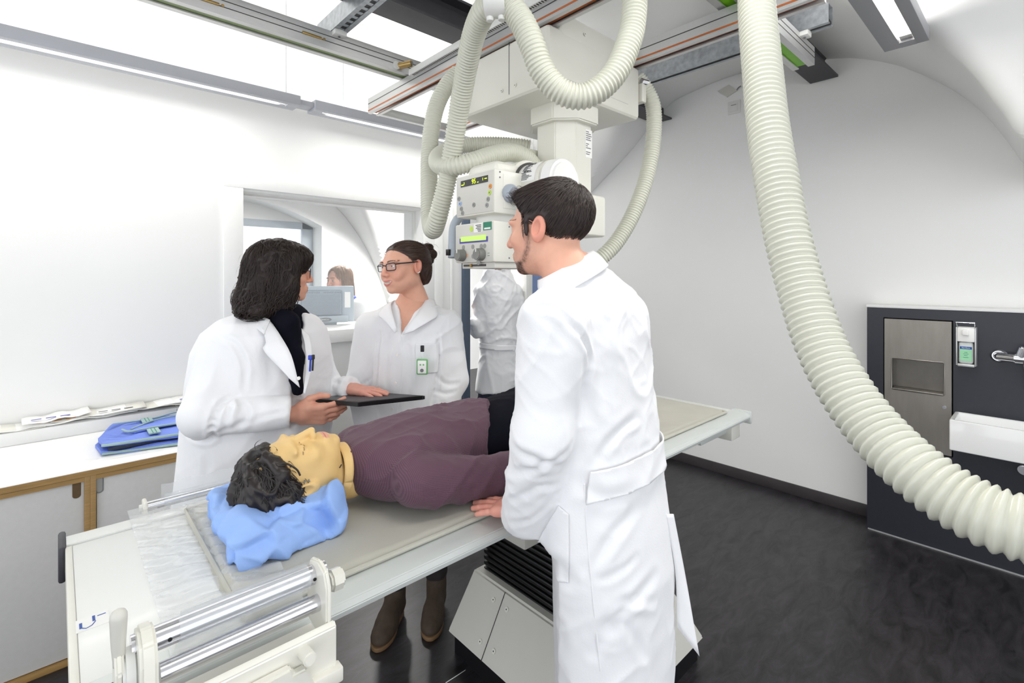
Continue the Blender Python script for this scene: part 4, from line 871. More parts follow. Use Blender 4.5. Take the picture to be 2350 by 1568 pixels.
class Person:
    """local frame: x to the viewer's right, y away from the viewer, z up; base on the floor"""
    def __init__(s, name, label, px, d):
        s.d0 = d; s.r0 = (px-CX)/F*d; s.o = empty(name, (CA*d+SA*s.r0, SA*d-CA*s.r0, 0), A-math.pi/2, label, 'person')
    def L(s, px, py, d): return np.array(((px-CX)/F*d-s.r0, d-s.d0, H-(py-HY)/F*d))
    def rows(s, tab, ang, ratio, dd=0):
        out = []; k = math.sqrt(math.cos(ang)**2+(ratio*math.sin(ang))**2)
        for t in tab:
            py, l, r = t[:3]; d = s.d0+dd+(t[3] if len(t) > 3 else 0); a, b = s.L(l, py, d), s.L(r, py, d); w = (b[0]-a[0])/2/k; out.append((a[2], (a[0]+b[0])/2, d-s.d0, w, w*ratio))
        return out

SK = np.array(lin((226, 172, 148))); LIP = np.array(lin((204, 126, 116)))
def head_fn(female=True, smile=False, closed=False, neck=((0, -.022, -.075), (0, -.05, -.19), .05, .056)):
    g = 1 if not female else 0; jw = .052 if g else .047
    def f(P):
        A_ = (np.abs(P[0]), P[1], P[2])
        d = ell(P, (0, -.014, .032), (.076, .098, .084))
        d = smin(d, ell(P, (0, .034, -.026), (.061, .060, .082)), .03)
        d = smin(d, ell(P, (0, .046, -.074), (jw, .044, .038)), .025)
        d = smin(d, ell(A_, (.046, .006, -.058), (.016, .03, .026)), .03)
        d = smin(d, ell(P, (0, .080, -.097), (.018+.004*g, .014, .014)), .018)
        d = smin(d, ell(A_, (.041, .066, -.028), (.022, .020, .018)), .022)
        if smile: d = smin(d, ell(A_, (.037, .076, -.045), (.017, .014, .014)), .016)
        d = smin(d, ell(A_, (.026, .081, .020+.002*(1-g)), (.030, .012, .008+.002*g)), .018)
        d = smax(d, -ell(A_, (.033, .101, .000), (.018, .014, .012)), .014)
        d = smin(d, ell(A_, (.032, .0765, .0), (.0145, .0142, .0135)), .006)
        if not closed: d = smax(d, -ell(A_, (.0325, .094, -.0005), (.0125, .016, .0042)), .002)
        d = smin(d, cone(P, (0, .091, .013), (0, .112+.003*g, -.030), .0080, .0095+.001*g), .012)
        d = smin(d, ell(A_, (.0115, .101, -.034), (.0075, .0095, .0075)), .006)
        d = smin(d, ell(P, (0, .089, -.066), (.026, .013, .016)), .014)
        zc = P[2]-(8 if smile else 1.5)*P[0]**2
        mw = .027 if smile else .023
        Pm = (P[0], P[1], zc)
        d = smin(d, ell(Pm, (0, .0945, -.0605), (mw, .007, .0042)), .004)
        d = smin(d, ell(Pm, (0, .0935, -.0755 if smile else -.0705), (mw*.8, .0072, .0046)), .004)
        d = smax(d, -ell(Pm, (0, .0995, -.0675 if smile else -.0655), (mw*.93, .0065, .0042 if smile else .0012)), .0015)
        # ears
        ea = (P[0], P[1], P[2]); sgn = np.abs(P[0])
        e = ell((sgn, P[1]*.97+P[2]*.22, P[2]*.97-P[1]*.22), (.0775, -.010, -.008), (.0095, .019, .032))
        e = smax(e, -ell((sgn, P[1]*.97+P[2]*.22, P[2]*.97-P[1]*.22), (.0885, -.006, -.005), (.0125, .0118, .0215)), .003)
        d = smin(d, e, .006)
        d = smin(d, cone(P, neck[0], neck[1], neck[2], neck[3]), .028)
        return d
    return f
def face_col(V, smile=False, beard=0, brows=True, skin=SK, lip=LIP, brow=(46, 32, 26)):
    x, y, z = V.T; C = np.tile(skin, (len(V), 1)); zc = z-(8 if smile else 1.5)*x*x; mw = .0285 if smile else .024
    def mix(mk, c):
        mk = np.clip(mk, 0, 1)[:, None]; C[:] = C*(1-mk)+np.array(c)*mk
    ch = np.exp(-(((np.abs(x)-.045)/.02)**2+((z+.035)/.02)**2))*(y > .03); mix(ch*.25, lin((226, 130, 118)))
    mix(np.exp(-((x/.014)**2+((z+.03)/.014)**2))*(y > .09)*.3, lin((224, 128, 116)))
    mix(np.clip((np.abs(x)-.070)/.01, 0, 1)*(np.abs(z+.005) < .05)*(y > -.05)*.35, lin((226, 118, 104)))
    fr = (y > .07) & (np.abs(x) < mw)
    t = np.sqrt(np.clip(1-(x/mw)**2, 0, 1))
    up = fr & (zc > -.0655) & (zc < -.0655+.0105*t); lo_ = fr & (zc < -.0665) & (zc > -.0665-(.0135 if smile else .011)*t)
    mix((up | lo_)*1.0, lip)
    if smile:
        tt = fr & (zc < -.0628) & (zc > -.0628-.0088*t) & (np.abs(x) < .0255); mix(tt*1.0, lin((228, 216, 204)))
        mix((tt & (np.abs(((x*1000) % 6.2)-3.1) > 2.8))*.35, lin((200, 160, 150)))
    if brows:
        ax = np.abs(x); zb = .0215+.005*np.sin(np.clip((ax-.012)/.04, 0, 1)*math.pi*.8); mix(((np.abs(z-zb) < .0036*(1.15-(ax-.012)/.055)) & (ax > .013) & (ax < .054) & (y > .045))*.92, lin(brow))
    if beard:
        n = vnoise(V*300)
        sm = lambda t: np.clip(t, 0, 1)**2*(3-2*np.clip(t, 0, 1))
        pl_ = np.array([(.028, .012), (.027, -.03), (.031, -.052), (.047, -.078), (.068, -.093)]); pp = np.concatenate([np.linspace(pl_[k], pl_[k+1], 12) for k in range(4)]); dd = np.sqrt((y[:, None]-pp[None, :, 0])**2+(z[:, None]-pp[None, :, 1])**2).min(1)
        strap = np.exp(-(dd/.0075)**2)*(np.abs(x) > .02)*sm((.016-z)/.01); chin = sm((-.076-z)/.008)*sm((y-.052)/.014)*(z > -.122); mst = np.exp(-((z+.051)/.006)**2)*(np.abs(x) < .03)*(y > .06)
        st = sm((-.035-z)/.03)*sm((y+.005)/.03); mix(st*.16*(.4+n), lin((110, 84, 76)))
        mix(strap*(.35+.75*n)*.85, lin((74, 52, 44))); mix(mst*.55*(.5+.6*n), lin((84, 60, 50))); mix(chin*(.55+.6*n), lin((66, 44, 36)))
    return np.clip(C, 0, 1)
def rotm(yaw, pitch=0, roll=0):
    """head frame (y forward, z up) into person frame; yaw 0 looks away, +90 deg looks left"""
    return np.array(Matrix.Rotation(math.radians(yaw), 3, 'Z') @ Matrix.Rotation(math.radians(pitch), 3, 'X') @ Matrix.Rotation(math.radians(roll), 3, 'Y'))
def place(V, R, c, s=1, zt=1):
    V = np.array(V, float); V[:, 2] = np.where(V[:, 2] > 0, V[:, 2]*zt, V[:, 2]); return (V*s) @ R.T+np.asarray(c)
def eye_mesh(parent, R, c, s, gaze=(0, 1, 0), iris=(70, 48, 36)):
    g = np.array(gaze, float); g /= np.linalg.norm(g)
    for sx in (-1, 1):
        b = bmesh.new(); bmesh.ops.create_uvsphere(b, u_segments=40, v_segments=28, radius=.0124); bmesh.ops.rotate(b, verts=b.verts[:], matrix=Vector((0, 0, 1)).rotation_difference(Vector(g)).to_matrix())
        V = np.array([v.co[:] for v in b.verts]); Fc = [[v.index for v in f.verts] for f in b.faces]; b.free(); a = np.degrees(np.arccos(np.clip((V/.0124) @ g, -1, 1)))
        C = np.where((a < 12)[:, None], np.array(lin((8, 8, 8))), np.where((a < 29)[:, None], np.array(lin(iris)), np.array(lin((236, 232, 228)))))
        mesh_obj('eye', place(V+np.array((sx*.0318, .0765, .0)), R, c, s), Fc, 'eye', parent, None, C)
def strands(fn, V, n, field, length, steps, w, seed=0, wav=0, wl=.03, lift=.002, noise=.3, keep=None, taper=1):
    rg = np.random.default_rng(seed); idx = rg.choice(len(V), n); p = V[idx]+rg.normal(0, .001, (n, 3)); Ls = length*rg.uniform(.6, 1.25, n); ph = rg.uniform(0, 6.28, n); pts = [p.copy()]; lf = lift*rg.uniform(.2, 1.8, n); nz = rg.normal(0, noise, (n, 3)); dprev = None
    for k in range(steps):
        G = grad(fn, p, .004); d = field(p); d = d/(np.linalg.norm(d, axis=1)[:, None]+1e-9)+nz*.5; q = vnoise(p*40+seed)*2-1; q2 = vnoise(p*40+seed+50)*2-1; d = d+noise*np.stack([q, q2, q*q2], 1)
        d -= G*np.sum(d*G, 1)[:, None]; d /= np.linalg.norm(d, axis=1)[:, None]+1e-9
        sd = np.cross(d, G); d2 = d+sd*(wav*np.sin(ph+k*(Ls/steps)/wl*6.28))[:, None]
        if dprev is not None: d2 = .55*d2+.45*dprev
        d2 /= np.linalg.norm(d2, axis=1)[:, None]+1e-9; dprev = d2; p = p+d2*(Ls/steps)[:, None]
        f = fn((p[:, 0], p[:, 1], p[:, 2])); p = p-G*((f-lf)*.8)[:, None]; pts.append(p.copy())
    pts = np.stack(pts, 1); m = pts.shape[1]; T = np.gradient(pts, axis=1); T /= np.linalg.norm(T, axis=2)[..., None]+1e-9; G = grad(fn, pts.reshape(-1, 3), .004).reshape(pts.shape); S = np.cross(T, G); S /= np.linalg.norm(S, axis=2)[..., None]+1e-9
    t = np.linspace(0, 1, m); ww = (w*(np.minimum(1, .35+t*4)*np.where(t > .55, 1-taper*(t-.55)/.45*.95, 1)))[None, :, None]
    VV = np.stack([pts-S*ww, pts+G*ww*.9, pts+S*ww], 2).reshape(-1, 3); Fc = []; b0 = (np.arange(n)*m*3)[:, None]+np.arange(m-1)[None]*3; b0 = b0.ravel()
    Fc = np.concatenate([np.stack([b0+a, b0+b, b0+3+b, b0+3+a], 1) for a, b in ((0, 1), (1, 2))]); return VV, Fc
def merge(*ms):
    V = []; Fs = []; o = 0
    for v, f in ms: V.append(v); Fs.append(np.asarray(f)+o); o += len(v)
    return np.concatenate(V), np.concatenate(Fs)
def hand(curl, spread=1.0, side=1, thumb=None, res=.0022, s=1.0):
    """hand frame: origin wrist, +y fingers, +z back of hand, thumb towards -x*side"""
    fx = [-.030, -.0105, .0095, .0285]; ln = [.072, .081, .075, .058]; ra = [.0088, .0090, .0085, .0076]; by = [.092, .096, .092, .084]; ch = []
    for k in range(4):
        a = 0; p = np.array((fx[k], by[k], 0.)); P_ = [p]; yaw = -fx[k]*3.2*spread
        for j, q in enumerate((.45, .31, .24)):
            a += curl[k][j] if not np.isscalar(curl[k]) else curl[k]*(.6, .8, .5)[j]; dr = np.array((-math.sin(yaw)*math.cos(a), math.cos(yaw)*math.cos(a), -math.sin(a))); p = p+dr*ln[k]*q; P_.append(p)
        ch.append((P_, [ra[k]*1.06, ra[k], ra[k]*.93, ra[k]*.82]))
    th = thumb or [(-.026, .022, -.006), (-.046, .052, -.012), (-.056, .082, -.014), (-.058, .104, -.012)]
    def f(P):
        P = (P[0]*side, P[1], P[2]); d = rbox(P, (0, .055, 0), (.040, .046, .0135), .0132); d = smin(d, ell(P, (-.022, .04, -.010), (.02, .034, .014)), .012); d = smin(d, cone(P, (0, -.03, 0), (0, .02, 0), .025, .0265), .02)
        for P_, r in ch:
            d = smin(d, cone(P, (P_[0][0]*.7, .045, .003), P_[0], .010, r[0]*1.08), .008)
            e = chain(P, P_, r, .004); d = smin(d, e, .0045)
        return smin(d, chain(P, th, [.0125, .0112, .010, .0085], .004), .008)
    allp = np.array([q for P_, _ in ch for q in P_]+list(th)); allp[:, 0] *= side; lo = np.minimum(allp.min(0), (-.05, -.04, -.03))-.014; hi = np.maximum(allp.max(0), (.05, .1, .02))+.014; lo[1] = max(lo[1], -.058)
    V, Fc = nets(f, lo, hi, res); return V*s, Fc, [(P_[-1]*np.array((side, 1, 1))*s, (P_[-1]-P_[-2])) for P_, _ in ch]
def hand_place(V, wrist, fdir, back):
    f = np.array(fdir, float); f /= np.linalg.norm(f); b = np.array(back, float); b -= f*b.dot(f); b /= np.linalg.norm(b); x = np.cross(f, b); R = np.stack([x, f, b], 1); return V @ R.T+np.array(wrist)
def skin_col(V, c=(226, 166, 142), red=(214, 130, 112)):
    n = vnoise(V*60)[:, None]; return np.array(lin(c))*(1-n*.35)+np.array(lin(red))*n*.35
def patch(name, V, Fc, keepf, planes, off, m, parent, th=.002, sm=0):
    """conforming piece of cloth cut out of a garment surface by planes and lifted off it"""
    ce = V[Fc].mean(1); Fk = Fc[keepf(ce)]; u, inv = np.unique(Fk, return_inverse=True); b = bmesh.new(); vs = [b.verts.new(tuple(p)) for p in V[u]]
    for q in inv.reshape(Fk.shape): b.faces.new([vs[i] for i in q])
    for co, no in planes: bmesh.ops.bisect_plane(b, geom=b.verts[:]+b.edges[:]+b.faces[:], plane_co=Vector(co), plane_no=Vector(no), clear_outer=True)
    for _ in range(sm): bmesh.ops.smooth_vert(b, verts=[v for v in b.verts if not v.is_boundary], factor=.5, use_axis_x=True, use_axis_y=True, use_axis_z=True)
    b.normal_update()
    for v in b.verts: v.co += v.normal*off
    me = bpy.data.meshes.new(name); b.to_mesh(me); b.free(); o = finish(me, name, m, parent, None); solid(o, th, 1); return o
def ribbon(name, top, bot, m, parent, th=.003, n=24):
    a = spline(top, .01); b = spline(bot, .01); k = n; ia = np.linspace(0, len(a)-1, k).astype(int); ib = np.linspace(0, len(b)-1, k).astype(int); V = []; rr = 5
    for i in range(k):
        for j in range(rr): V.append(a[ia[i]]*(1-j/(rr-1))+b[ib[i]]*(j/(rr-1)))
    o = mesh_obj(name, V, np.array([(i*rr+j, (i+1)*rr+j, (i+1)*rr+j+1, i*rr+j+1) for i in range(k-1) for j in range(rr-1)]), m, parent, None); solid(o, th, 0); return o
def shoe(parent, name, toe, heel, m='boot_suede', boot=.14, lace=True, h=.085):
    toe = np.array(toe, float); heel = np.array(heel, float); f = toe-heel; Ln = np.linalg.norm(f); f /= Ln; sd = np.array((f[1], -f[0], 0))
    R = np.stack([sd, f, (0, 0, 1)], 1)
    def fn(P):
        d = loft((P[0], P[2], P[1]) if 0 else P, [], ) if 0 else None
        d = chain(P, [(0, .04, .045), (0, Ln*.55, .042), (0, Ln-.045, .032)], [.036, .040, .031], .02); d = smin(d, ell(P, (0, Ln*.72, .03), (.046, .075, .034)), .02)
        d = smin(d, cone(P, (0, .05, .06), (0, .045, .06+boot), .040, .046), .03); d = smin(d, cone(P, (0, .06, .10), (0, Ln*.62, .055), .034, .03), .03)
        return smax(smax(d, .012-P[2]+0*d, .004), P[2]-(.06+boot)+0*d, .006)
    V, Fc = nets(fn, (-.065, -.02, 0), (.065, Ln+.02, .09+boot), .005); V = folds(V, grad(fn, V, .004), .003, 5); u = mesh_obj(name, V @ R.T+np.array((heel[0], heel[1], 0)), Fc, m, parent, None)
    def fs(P): d = ell(P, (0, Ln*.70, .01), (.047, Ln*.33, 1)); d = smin(d, ell(P, (0, Ln*.26, .01), (.037, Ln*.29, 1)), .03); return smax(smax(d, P[2]-.018+0*d, .003), -P[2]+0*d, .001)
    V, Fc = nets(fs, (-.06, -.03, -.004), (.06, Ln+.03, .024), .004); mesh_obj('sole', V @ R.T+np.array((heel[0], heel[1], .0)), Fc, 'boot_sole', u, None)
    if lace:
        for k in range(4):
            y = Ln*(.46+.075*k); z = .092-.011*k; p = [np.array(q) @ R.T+np.array((heel[0], heel[1], 0)) for q in ((-.02, y, z-.006), (0, y+.008, z+.0035), (.02, y, z-.006))]
            mm = MB(); mm.tube([tuple(q) for q in p], .0022, 6); mm.build('lace', 'boot_heel', u)
    return u

# ------------------------------------------------------------------ the man leaning on the table
def man():
    p = Person('person', 'bearded man in a long belted white lab coat leaning on the table edge', 1375, 1.20); o = p.o; L = p.L; ang = math.radians(40)
    R = rotm(60, -4, 0); hc = L(1260, 524, 1.21)
    hf = head_fn(False, neck=((0, -.024, -.075), (0, -.075, -.20), .056, .066)); V, Fc = nets(hf, (-.1, -.15, -.24), (.1, .135, .13), .0024); C = face_col(V, beard=1)
    hv, hF, tips = hand([.10, .04, .06, .12], 1.2, -1, res=.0018); wr = L(1218, 1168, 1.19); fd = L(1100, 1158, 1.262)-wr
    hv = hand_place(hv*.97, wr, fd, (0.05, -.1, 1)); hv[:, 2] = np.maximum(hv[:, 2], .9015); h3, f3, _ = hand([.2]*4, .6, 1); w3 = L(1405, 1050, 1.47); h3 = hand_place(h3, w3, (-.5, .8, -.12), (0, -.1, 1)); arm = nets(lambda P: smin(chain(P, [L(1320, 620, 1.23), L(1290, 740, 1.12), L(1243, 1005, 1.08), wr], [.05, .05, .04, .027]), chain(P, [L(1320, 620, 1.23), L(1330, 1000, 1.2), L(1420, 740, 1.32), L(1450, 940, 1.40), w3], [.05, .05, .05, .036, .026]), .01), *bounds([L(1243, 1005, 1.08), wr, L(1320, 600, 1.23), L(1450, 940, 1.46), w3], .08), .012)
    VV, FF = merge((place(V, R, hc, .97), Fc), (hv, hF), (h3, f3), arm); CC = np.concatenate([C, skin_col(hv, (232, 168, 150), (226, 120, 108)), skin_col(h3), np.tile(SK, (len(arm[0]), 1))]); mesh_obj('body', VV, FF, 'skin', o, None, CC)
    eye_mesh(o, R, hc, .97, (0, 1, -.1))
    # hair
    def hr(P):
        d = ell(P, (0, -.018, .036), (.081, .1005, .086)); d = smin(d, ell(P, (0, .050, .078), (.055, .042, .026)), .03)
        ax = np.abs(P[0]); front = P[1]-(.072+.35*(P[2]-.07)); side = (P[1]-.022)*.9-(P[2]-.035)*1.1; low = -.073-P[2]+np.clip(P[1]+.075, 0, 1)*.95
        d = smax(d, low+0*d, .01); d = smax(d, smin(side, P[1]-.0, .01)*.8-.012*(P[2] > .02)+0*d, .006) if 0 else d
        d = smax(d, (.018-P[2]+(P[1]-.03)*1.6)*.53+0*d, .008) ; d = smin(d, ell((ax, P[1], P[2]), (.0735, .027, .004), (.0045, .007, .030)), .008)
        return smax(d, -ell((ax, P[1], P[2]), (.088, -.006, -.008), (.018, .024, .036)), .006)
    hV, hFc = nets(hr, (-.1, -.15, -.12), (.1, .11, .15), .004); fld = lambda q: (q-np.array((.01, -.06, .13)))*np.array((1, 1.3, 1))+np.array((0, .05, 0))
    hq = hV[~((np.abs(hV[:, 0]) > .066) & (np.abs(hV[:, 1]+.004) < .036) & (hV[:, 2] < .045) & (hV[:, 2] > -.05))]; sv, sf = strands(hr, hq, 9000, fld, .030, 5, .00055, 3, lift=.0028, noise=.16)
    tf = hV[(hV[:, 1] > .055) & (hV[:, 2] > .06)]; tv, tfc = strands(hr, tf, 300, lambda q: np.tile((0, 1, .55), (len(q), 1)), .030, 5, .0006, 5, lift=.010, noise=.25)
    V_, F_ = merge((hV, hFc), (sv, sf), (tv, tfc)); mesh_obj('hair', place(V_, R, hc, .97), F_, 'hair_man', o, None)
    # coat
    rows = p.rows([(560, 1250, 1376, .03), (612, 1240, 1390, .03), (640, 1230, 1425), (670, 1228, 1455), (710, 1224, 1480), (770, 1228, 1493), (860, 1240, 1500), (960, 1246, 1512), (1040, 1250, 1520), (1100, 1246, 1530), (1200, 1240, 1547), (1300, 1248, 1558), (1400, 1257, 1553), (1500, 1268, 1555), (1600, 1282, 1552)], ang, .64)
    cA, cB = L(1366, 598, 1.25), L(1250, 662, 1.19); cn = np.array((-(cA-cB)[2], 0, (cA-cB)[0])); cn /= np.linalg.norm(cn)
    Ls, Le, Lw = L(1274, 738, 1.09), L(1243, 1000, 1.06), L(1205, 1187, 1.16); Rs, Re, Rw = L(1425, 730, 1.33), L(1450, 940, 1.40), L(1405, 1040, 1.46)
    def coat(P):
        d = loft(P, rows, ang, 2.2); a = chain(P, [Ls, Le], [.082, .062], .02); a = smin(a, cone(P, Le, Lw, .064, .055), .03); b = chain(P, [Rs, Re, Rw], [.072, .058, .046], .02)
        d = smin(d, smin(a, b, .01), .022); f = Lw-Le; f /= np.linalg.norm(f); cut = (P[0]-Lw[0])*f[0]+(P[1]-Lw[1])*f[1]+(P[2]-Lw[2])*f[2]-.006
        d = smax(d, np.where(P[0] < Lw[0]+.07, cut, -1), .006)
        return smax(d, (P[0]-cA[0])*cn[0]+(P[1]-cA[1])*cn[1]+(P[2]-cA[2])*cn[2], .012)
    cV = np.array([L(1140, 560, 1.0), L(1620, 1610, 1.62)]); lo, hi = cV.min(0), cV.max(0); lo[2] -= .01
    co, V, Fc = sdf_obj('lab_coat', coat, (-.27, -.26, lo[2]), (.30, .42, 1.56), .0062, 'coat_white', o, .009, 1, post=creased([([(1228, 712, 1.05), (1270, 716, 1.03), (1302, 745, 1.03), (1332, 795, 1.05), (1343, 835, 1.07), (1330, 890, 1.08), (1322, 960, 1.08)], .006, .007), ([(1172, 1030, 1.03), (1230, 1058, 1.0), (1290, 1080, 1.02)], .007, .010), ([(1185, 1085, 1.06), (1250, 1052, 1.02), (1300, 1020, 1.03)], .006, .009), ([(1180, 1140, 1.1), (1230, 1110, 1.05), (1270, 1110, 1.06)], .005, .009), ([(1165, 1195, 1.12), (1215, 1170, 1.1), (1255, 1120, 1.08)], .004, .008), ([(1405, 1062, 1.02), (1450, 1020, 1.03), (1502, 965, 1.08)], .005, .012), ([(1430, 1060, 1.02), (1480, 1010, 1.04), (1510, 985, 1.08)], -.004, .008), ([(1340, 830, 1.05), (1352, 900, 1.05), (1365, 990, 1.05)], .006, .014), ([(1395, 690, 1.05), (1412, 800, 1.03), (1420, 930, 1.03)], .004, .016), ([(1370, 1340, 1.0), (1440, 1262, 1.0), (1505, 1180, 1.05)], .005, .012), ([(1375, 1545, 1.0), (1450, 1455, 1.0), (1535, 1340, 1.08)], .006, .013), ([(1400, 1500, 1.0), (1470, 1440, 1.0), (1530, 1420, 1.08)], -.005, .010), ([(1390, 1360, 1.0), (1440, 1352, 1.0), (1500, 1300, 1.04)], .003, .008), ([(1345, 1130, 1.02), (1420, 1160, 1.0), (1500, 1140, 1.04)], .005, .014), ([(1255, 1225, 1.1), (1270, 1350, 1.08), (1290, 1500, 1.08)], .004, .014), ([(1440, 1530, 1.0), (1480, 1480, 1.0), (1520, 1540, 1.05)], .004, .009)], L, coat))
    # turned-down collar
    cc_ = (cA+cB)/2; cu = (cA-cB)/2; cv = np.array((0., .072, 0)); T = []; B = []
    for k in range(25):
        a = math.radians(-165+k*330/24); c_, s_ = math.cos(a), math.sin(a); T.append(cc_+cu*1.0*c_+cv*s_+cn*(.016+.006*c_)); B.append(cc_+cu*1.22*c_+cv*1.30*s_-cn*(.022-.004*c_))
    Vc = []; 
    for k in range(61):
        a = math.radians(-172+k*344/60); c_, s_ = math.cos(a), math.sin(a)
        for ru, rv, nn in ((1.0, .066, .004), (1.02, .070, .020), (1.08, .082, .024), (1.16, .100, .012), (1.24, .118, -.006), (1.30, .128, -.024)): Vc.append(cc_+cu*ru*c_+np.array((0, rv*s_, 0))+cn*nn)
    cl_ = mesh_obj('collar', Vc, np.array([(i*6+j, (i+1)*6+j, (i+1)*6+j+1, i*6+j+1) for i in range(60) for j in range(5)]), 'coat_white', o, None); solid(cl_, .003, 0)
    # half belt at the back, pocket, side flap
    zb0, zb1 = L(1400, 1128, 1.1)[2], L(1400, 1072, 1.1)[2]; xr = L(1535, 1080, 1.15)[0]; xl = L(1340, 1080, 1.08)[0]
    patch('back_belt', V, Fc, lambda c: (c[:, 2] > zb0-.06) & (c[:, 2] < zb1+.08) & (c[:, 1] < .06) & (c[:, 0] > xl-.02), [((0, 0, zb1+.012), (-.12, 0, 1)), ((0, 0, zb0), (.12, 0, -1)), ((xl, 0, zb0), (-1, 0, .15))], .008, 'coat_white', o, .003, 3)
    pa, pb = L(1262, 1150, 1.06), L(1306, 1335, 1.06); qa = L(1288, 1155, 1.06); qd = L(1246, 1250, 1.06)-qa; qn = np.array((qd[2], 0, -qd[0])); qn /= np.linalg.norm(qn)
    patch('pocket', V, Fc, lambda c: (c[:, 2] > pb[2]-.05) & (c[:, 2] < pa[2]+.05) & (c[:, 1] < .08) & (c[:, 0] < pb[0]+.05) & (cone((c[:, 0], c[:, 1], c[:, 2]), Le, Lw, .064, .055) > .004), [(tuple(qa), tuple(qn)), ((pb[0], 0, 0), (1, 0, 0)), ((pa[0], 0, pa[2]), (.55, 0, .83)), ((pb[0], 0, pb[2]), (.25, 0, -1)), ((0, .04, 0), (0, 1, 0))], .003, 'coat_white', o, .0015, 2)
    fa = [L(1528, 1180, 1.18), L(1549, 1300, 1.19), L(1553, 1380, 1.2), L(1554, 1440, 1.2)]; fb = [L(1545, 1180, 1.2), L(1568, 1300, 1.21), L(1588, 1410, 1.2), L(1605, 1506, 1.19)]; ribbon('coat_flap', fa, fb, 'coat_white', o, .003, 20)
    # sleeve seam, coat seams
    for nm, pts in (('seam', [(1346, 1120, 1.035), (1352, 1250, 1.03), (1365, 1400, 1.03), (1385, 1560, 1.03)]),):
        m = MB(); 
        q = spline([L(*t) for t in pts], .01); d = coat((q[:, 0], q[:, 1], q[:, 2])); G = grad(coat, q)
        for _ in range(6): q = q-G*coat((q[:, 0], q[:, 1], q[:, 2]))[:, None]
        q = folds(q, grad(coat, q), .009, 1)
        m.tube([tuple(v) for v in q], .0022, 6); m.build(nm, 'coat_white', o)
    # legs and shoes below the coat
    for nm, hx, dx in (('trouser_leg', 1372, 1.17), ('trouser_leg', 1452, 1.27)):
        a = L(hx, 1400, dx); b = np.array((a[0], a[1]+.02, .09)); sdf_obj(nm, lambda P: chain(P, [a, (a+b)/2, b], [.078, .062, .056], .02), *bounds([a, b], .1), .01, 'trousers', o, .006, 4)
        shoe(o, 'shoe', (b[0]-.12, b[1]+.14, 0), (b[0]+.04, b[1]-.07, 0), 'boot_heel', .05, False)
man()

# ------------------------------------------------------------------ dark-haired doctor with the cassette
CAS = [np.array(onD(705, 914, 1.83)), np.array(onD(822, 924, 1.70)), np.array(onD(974, 908, 1.86))]
def cassette():
    a, b, c = (Vector(v) for v in CAS); e1 = (a-b); e2 = (c-b); n = e2.cross(e1).normalized(); t = thing('film_cassette', 'flat dark grey X-ray cassette held in both hands', 'cassette', b); P = [b, c, c+e1, a]
    m = MB(); bm_ = bmesh.new(); v0 = [bm_.verts.new(q) for q in P]; v1 = [bm_.verts.new(q-n*.015) for q in P]; bm_.faces.new(v0); bm_.faces.new(v1[::-1])
    for i in range(4): bm_.faces.new((v0[i], v1[i], v1[(i+1) % 4], v0[(i+1) % 4]))
    bmesh.ops.recalc_face_normals(bm_, faces=bm_.faces[:]); bmesh.ops.bevel(bm_, geom=bm_.edges[:], offset=.002, segments=2, affect='EDGES'); m._merge(bm_); m.build('cassette_shell', 'black_gloss', t, M=at(t))
    m = MB(); bm_ = bmesh.new(); ctr = sum(P, Vector())/4; v0 = [bm_.verts.new(ctr+(q-ctr)*.93+n*.0006) for q in P]; bm_.faces.new(v0); m._merge(bm_); m.build('cassette_face', 'ink_grey' if 0 else 'steel_dark', t, M=at(t))
    for q in (P[1],): MB().cyl(q-n*.0135+(ctr-q)*.02, q-n*.0015+(ctr-q)*.02, .006, n=12).build('corner_cap', 'black', t, M=at(t))
cassette()
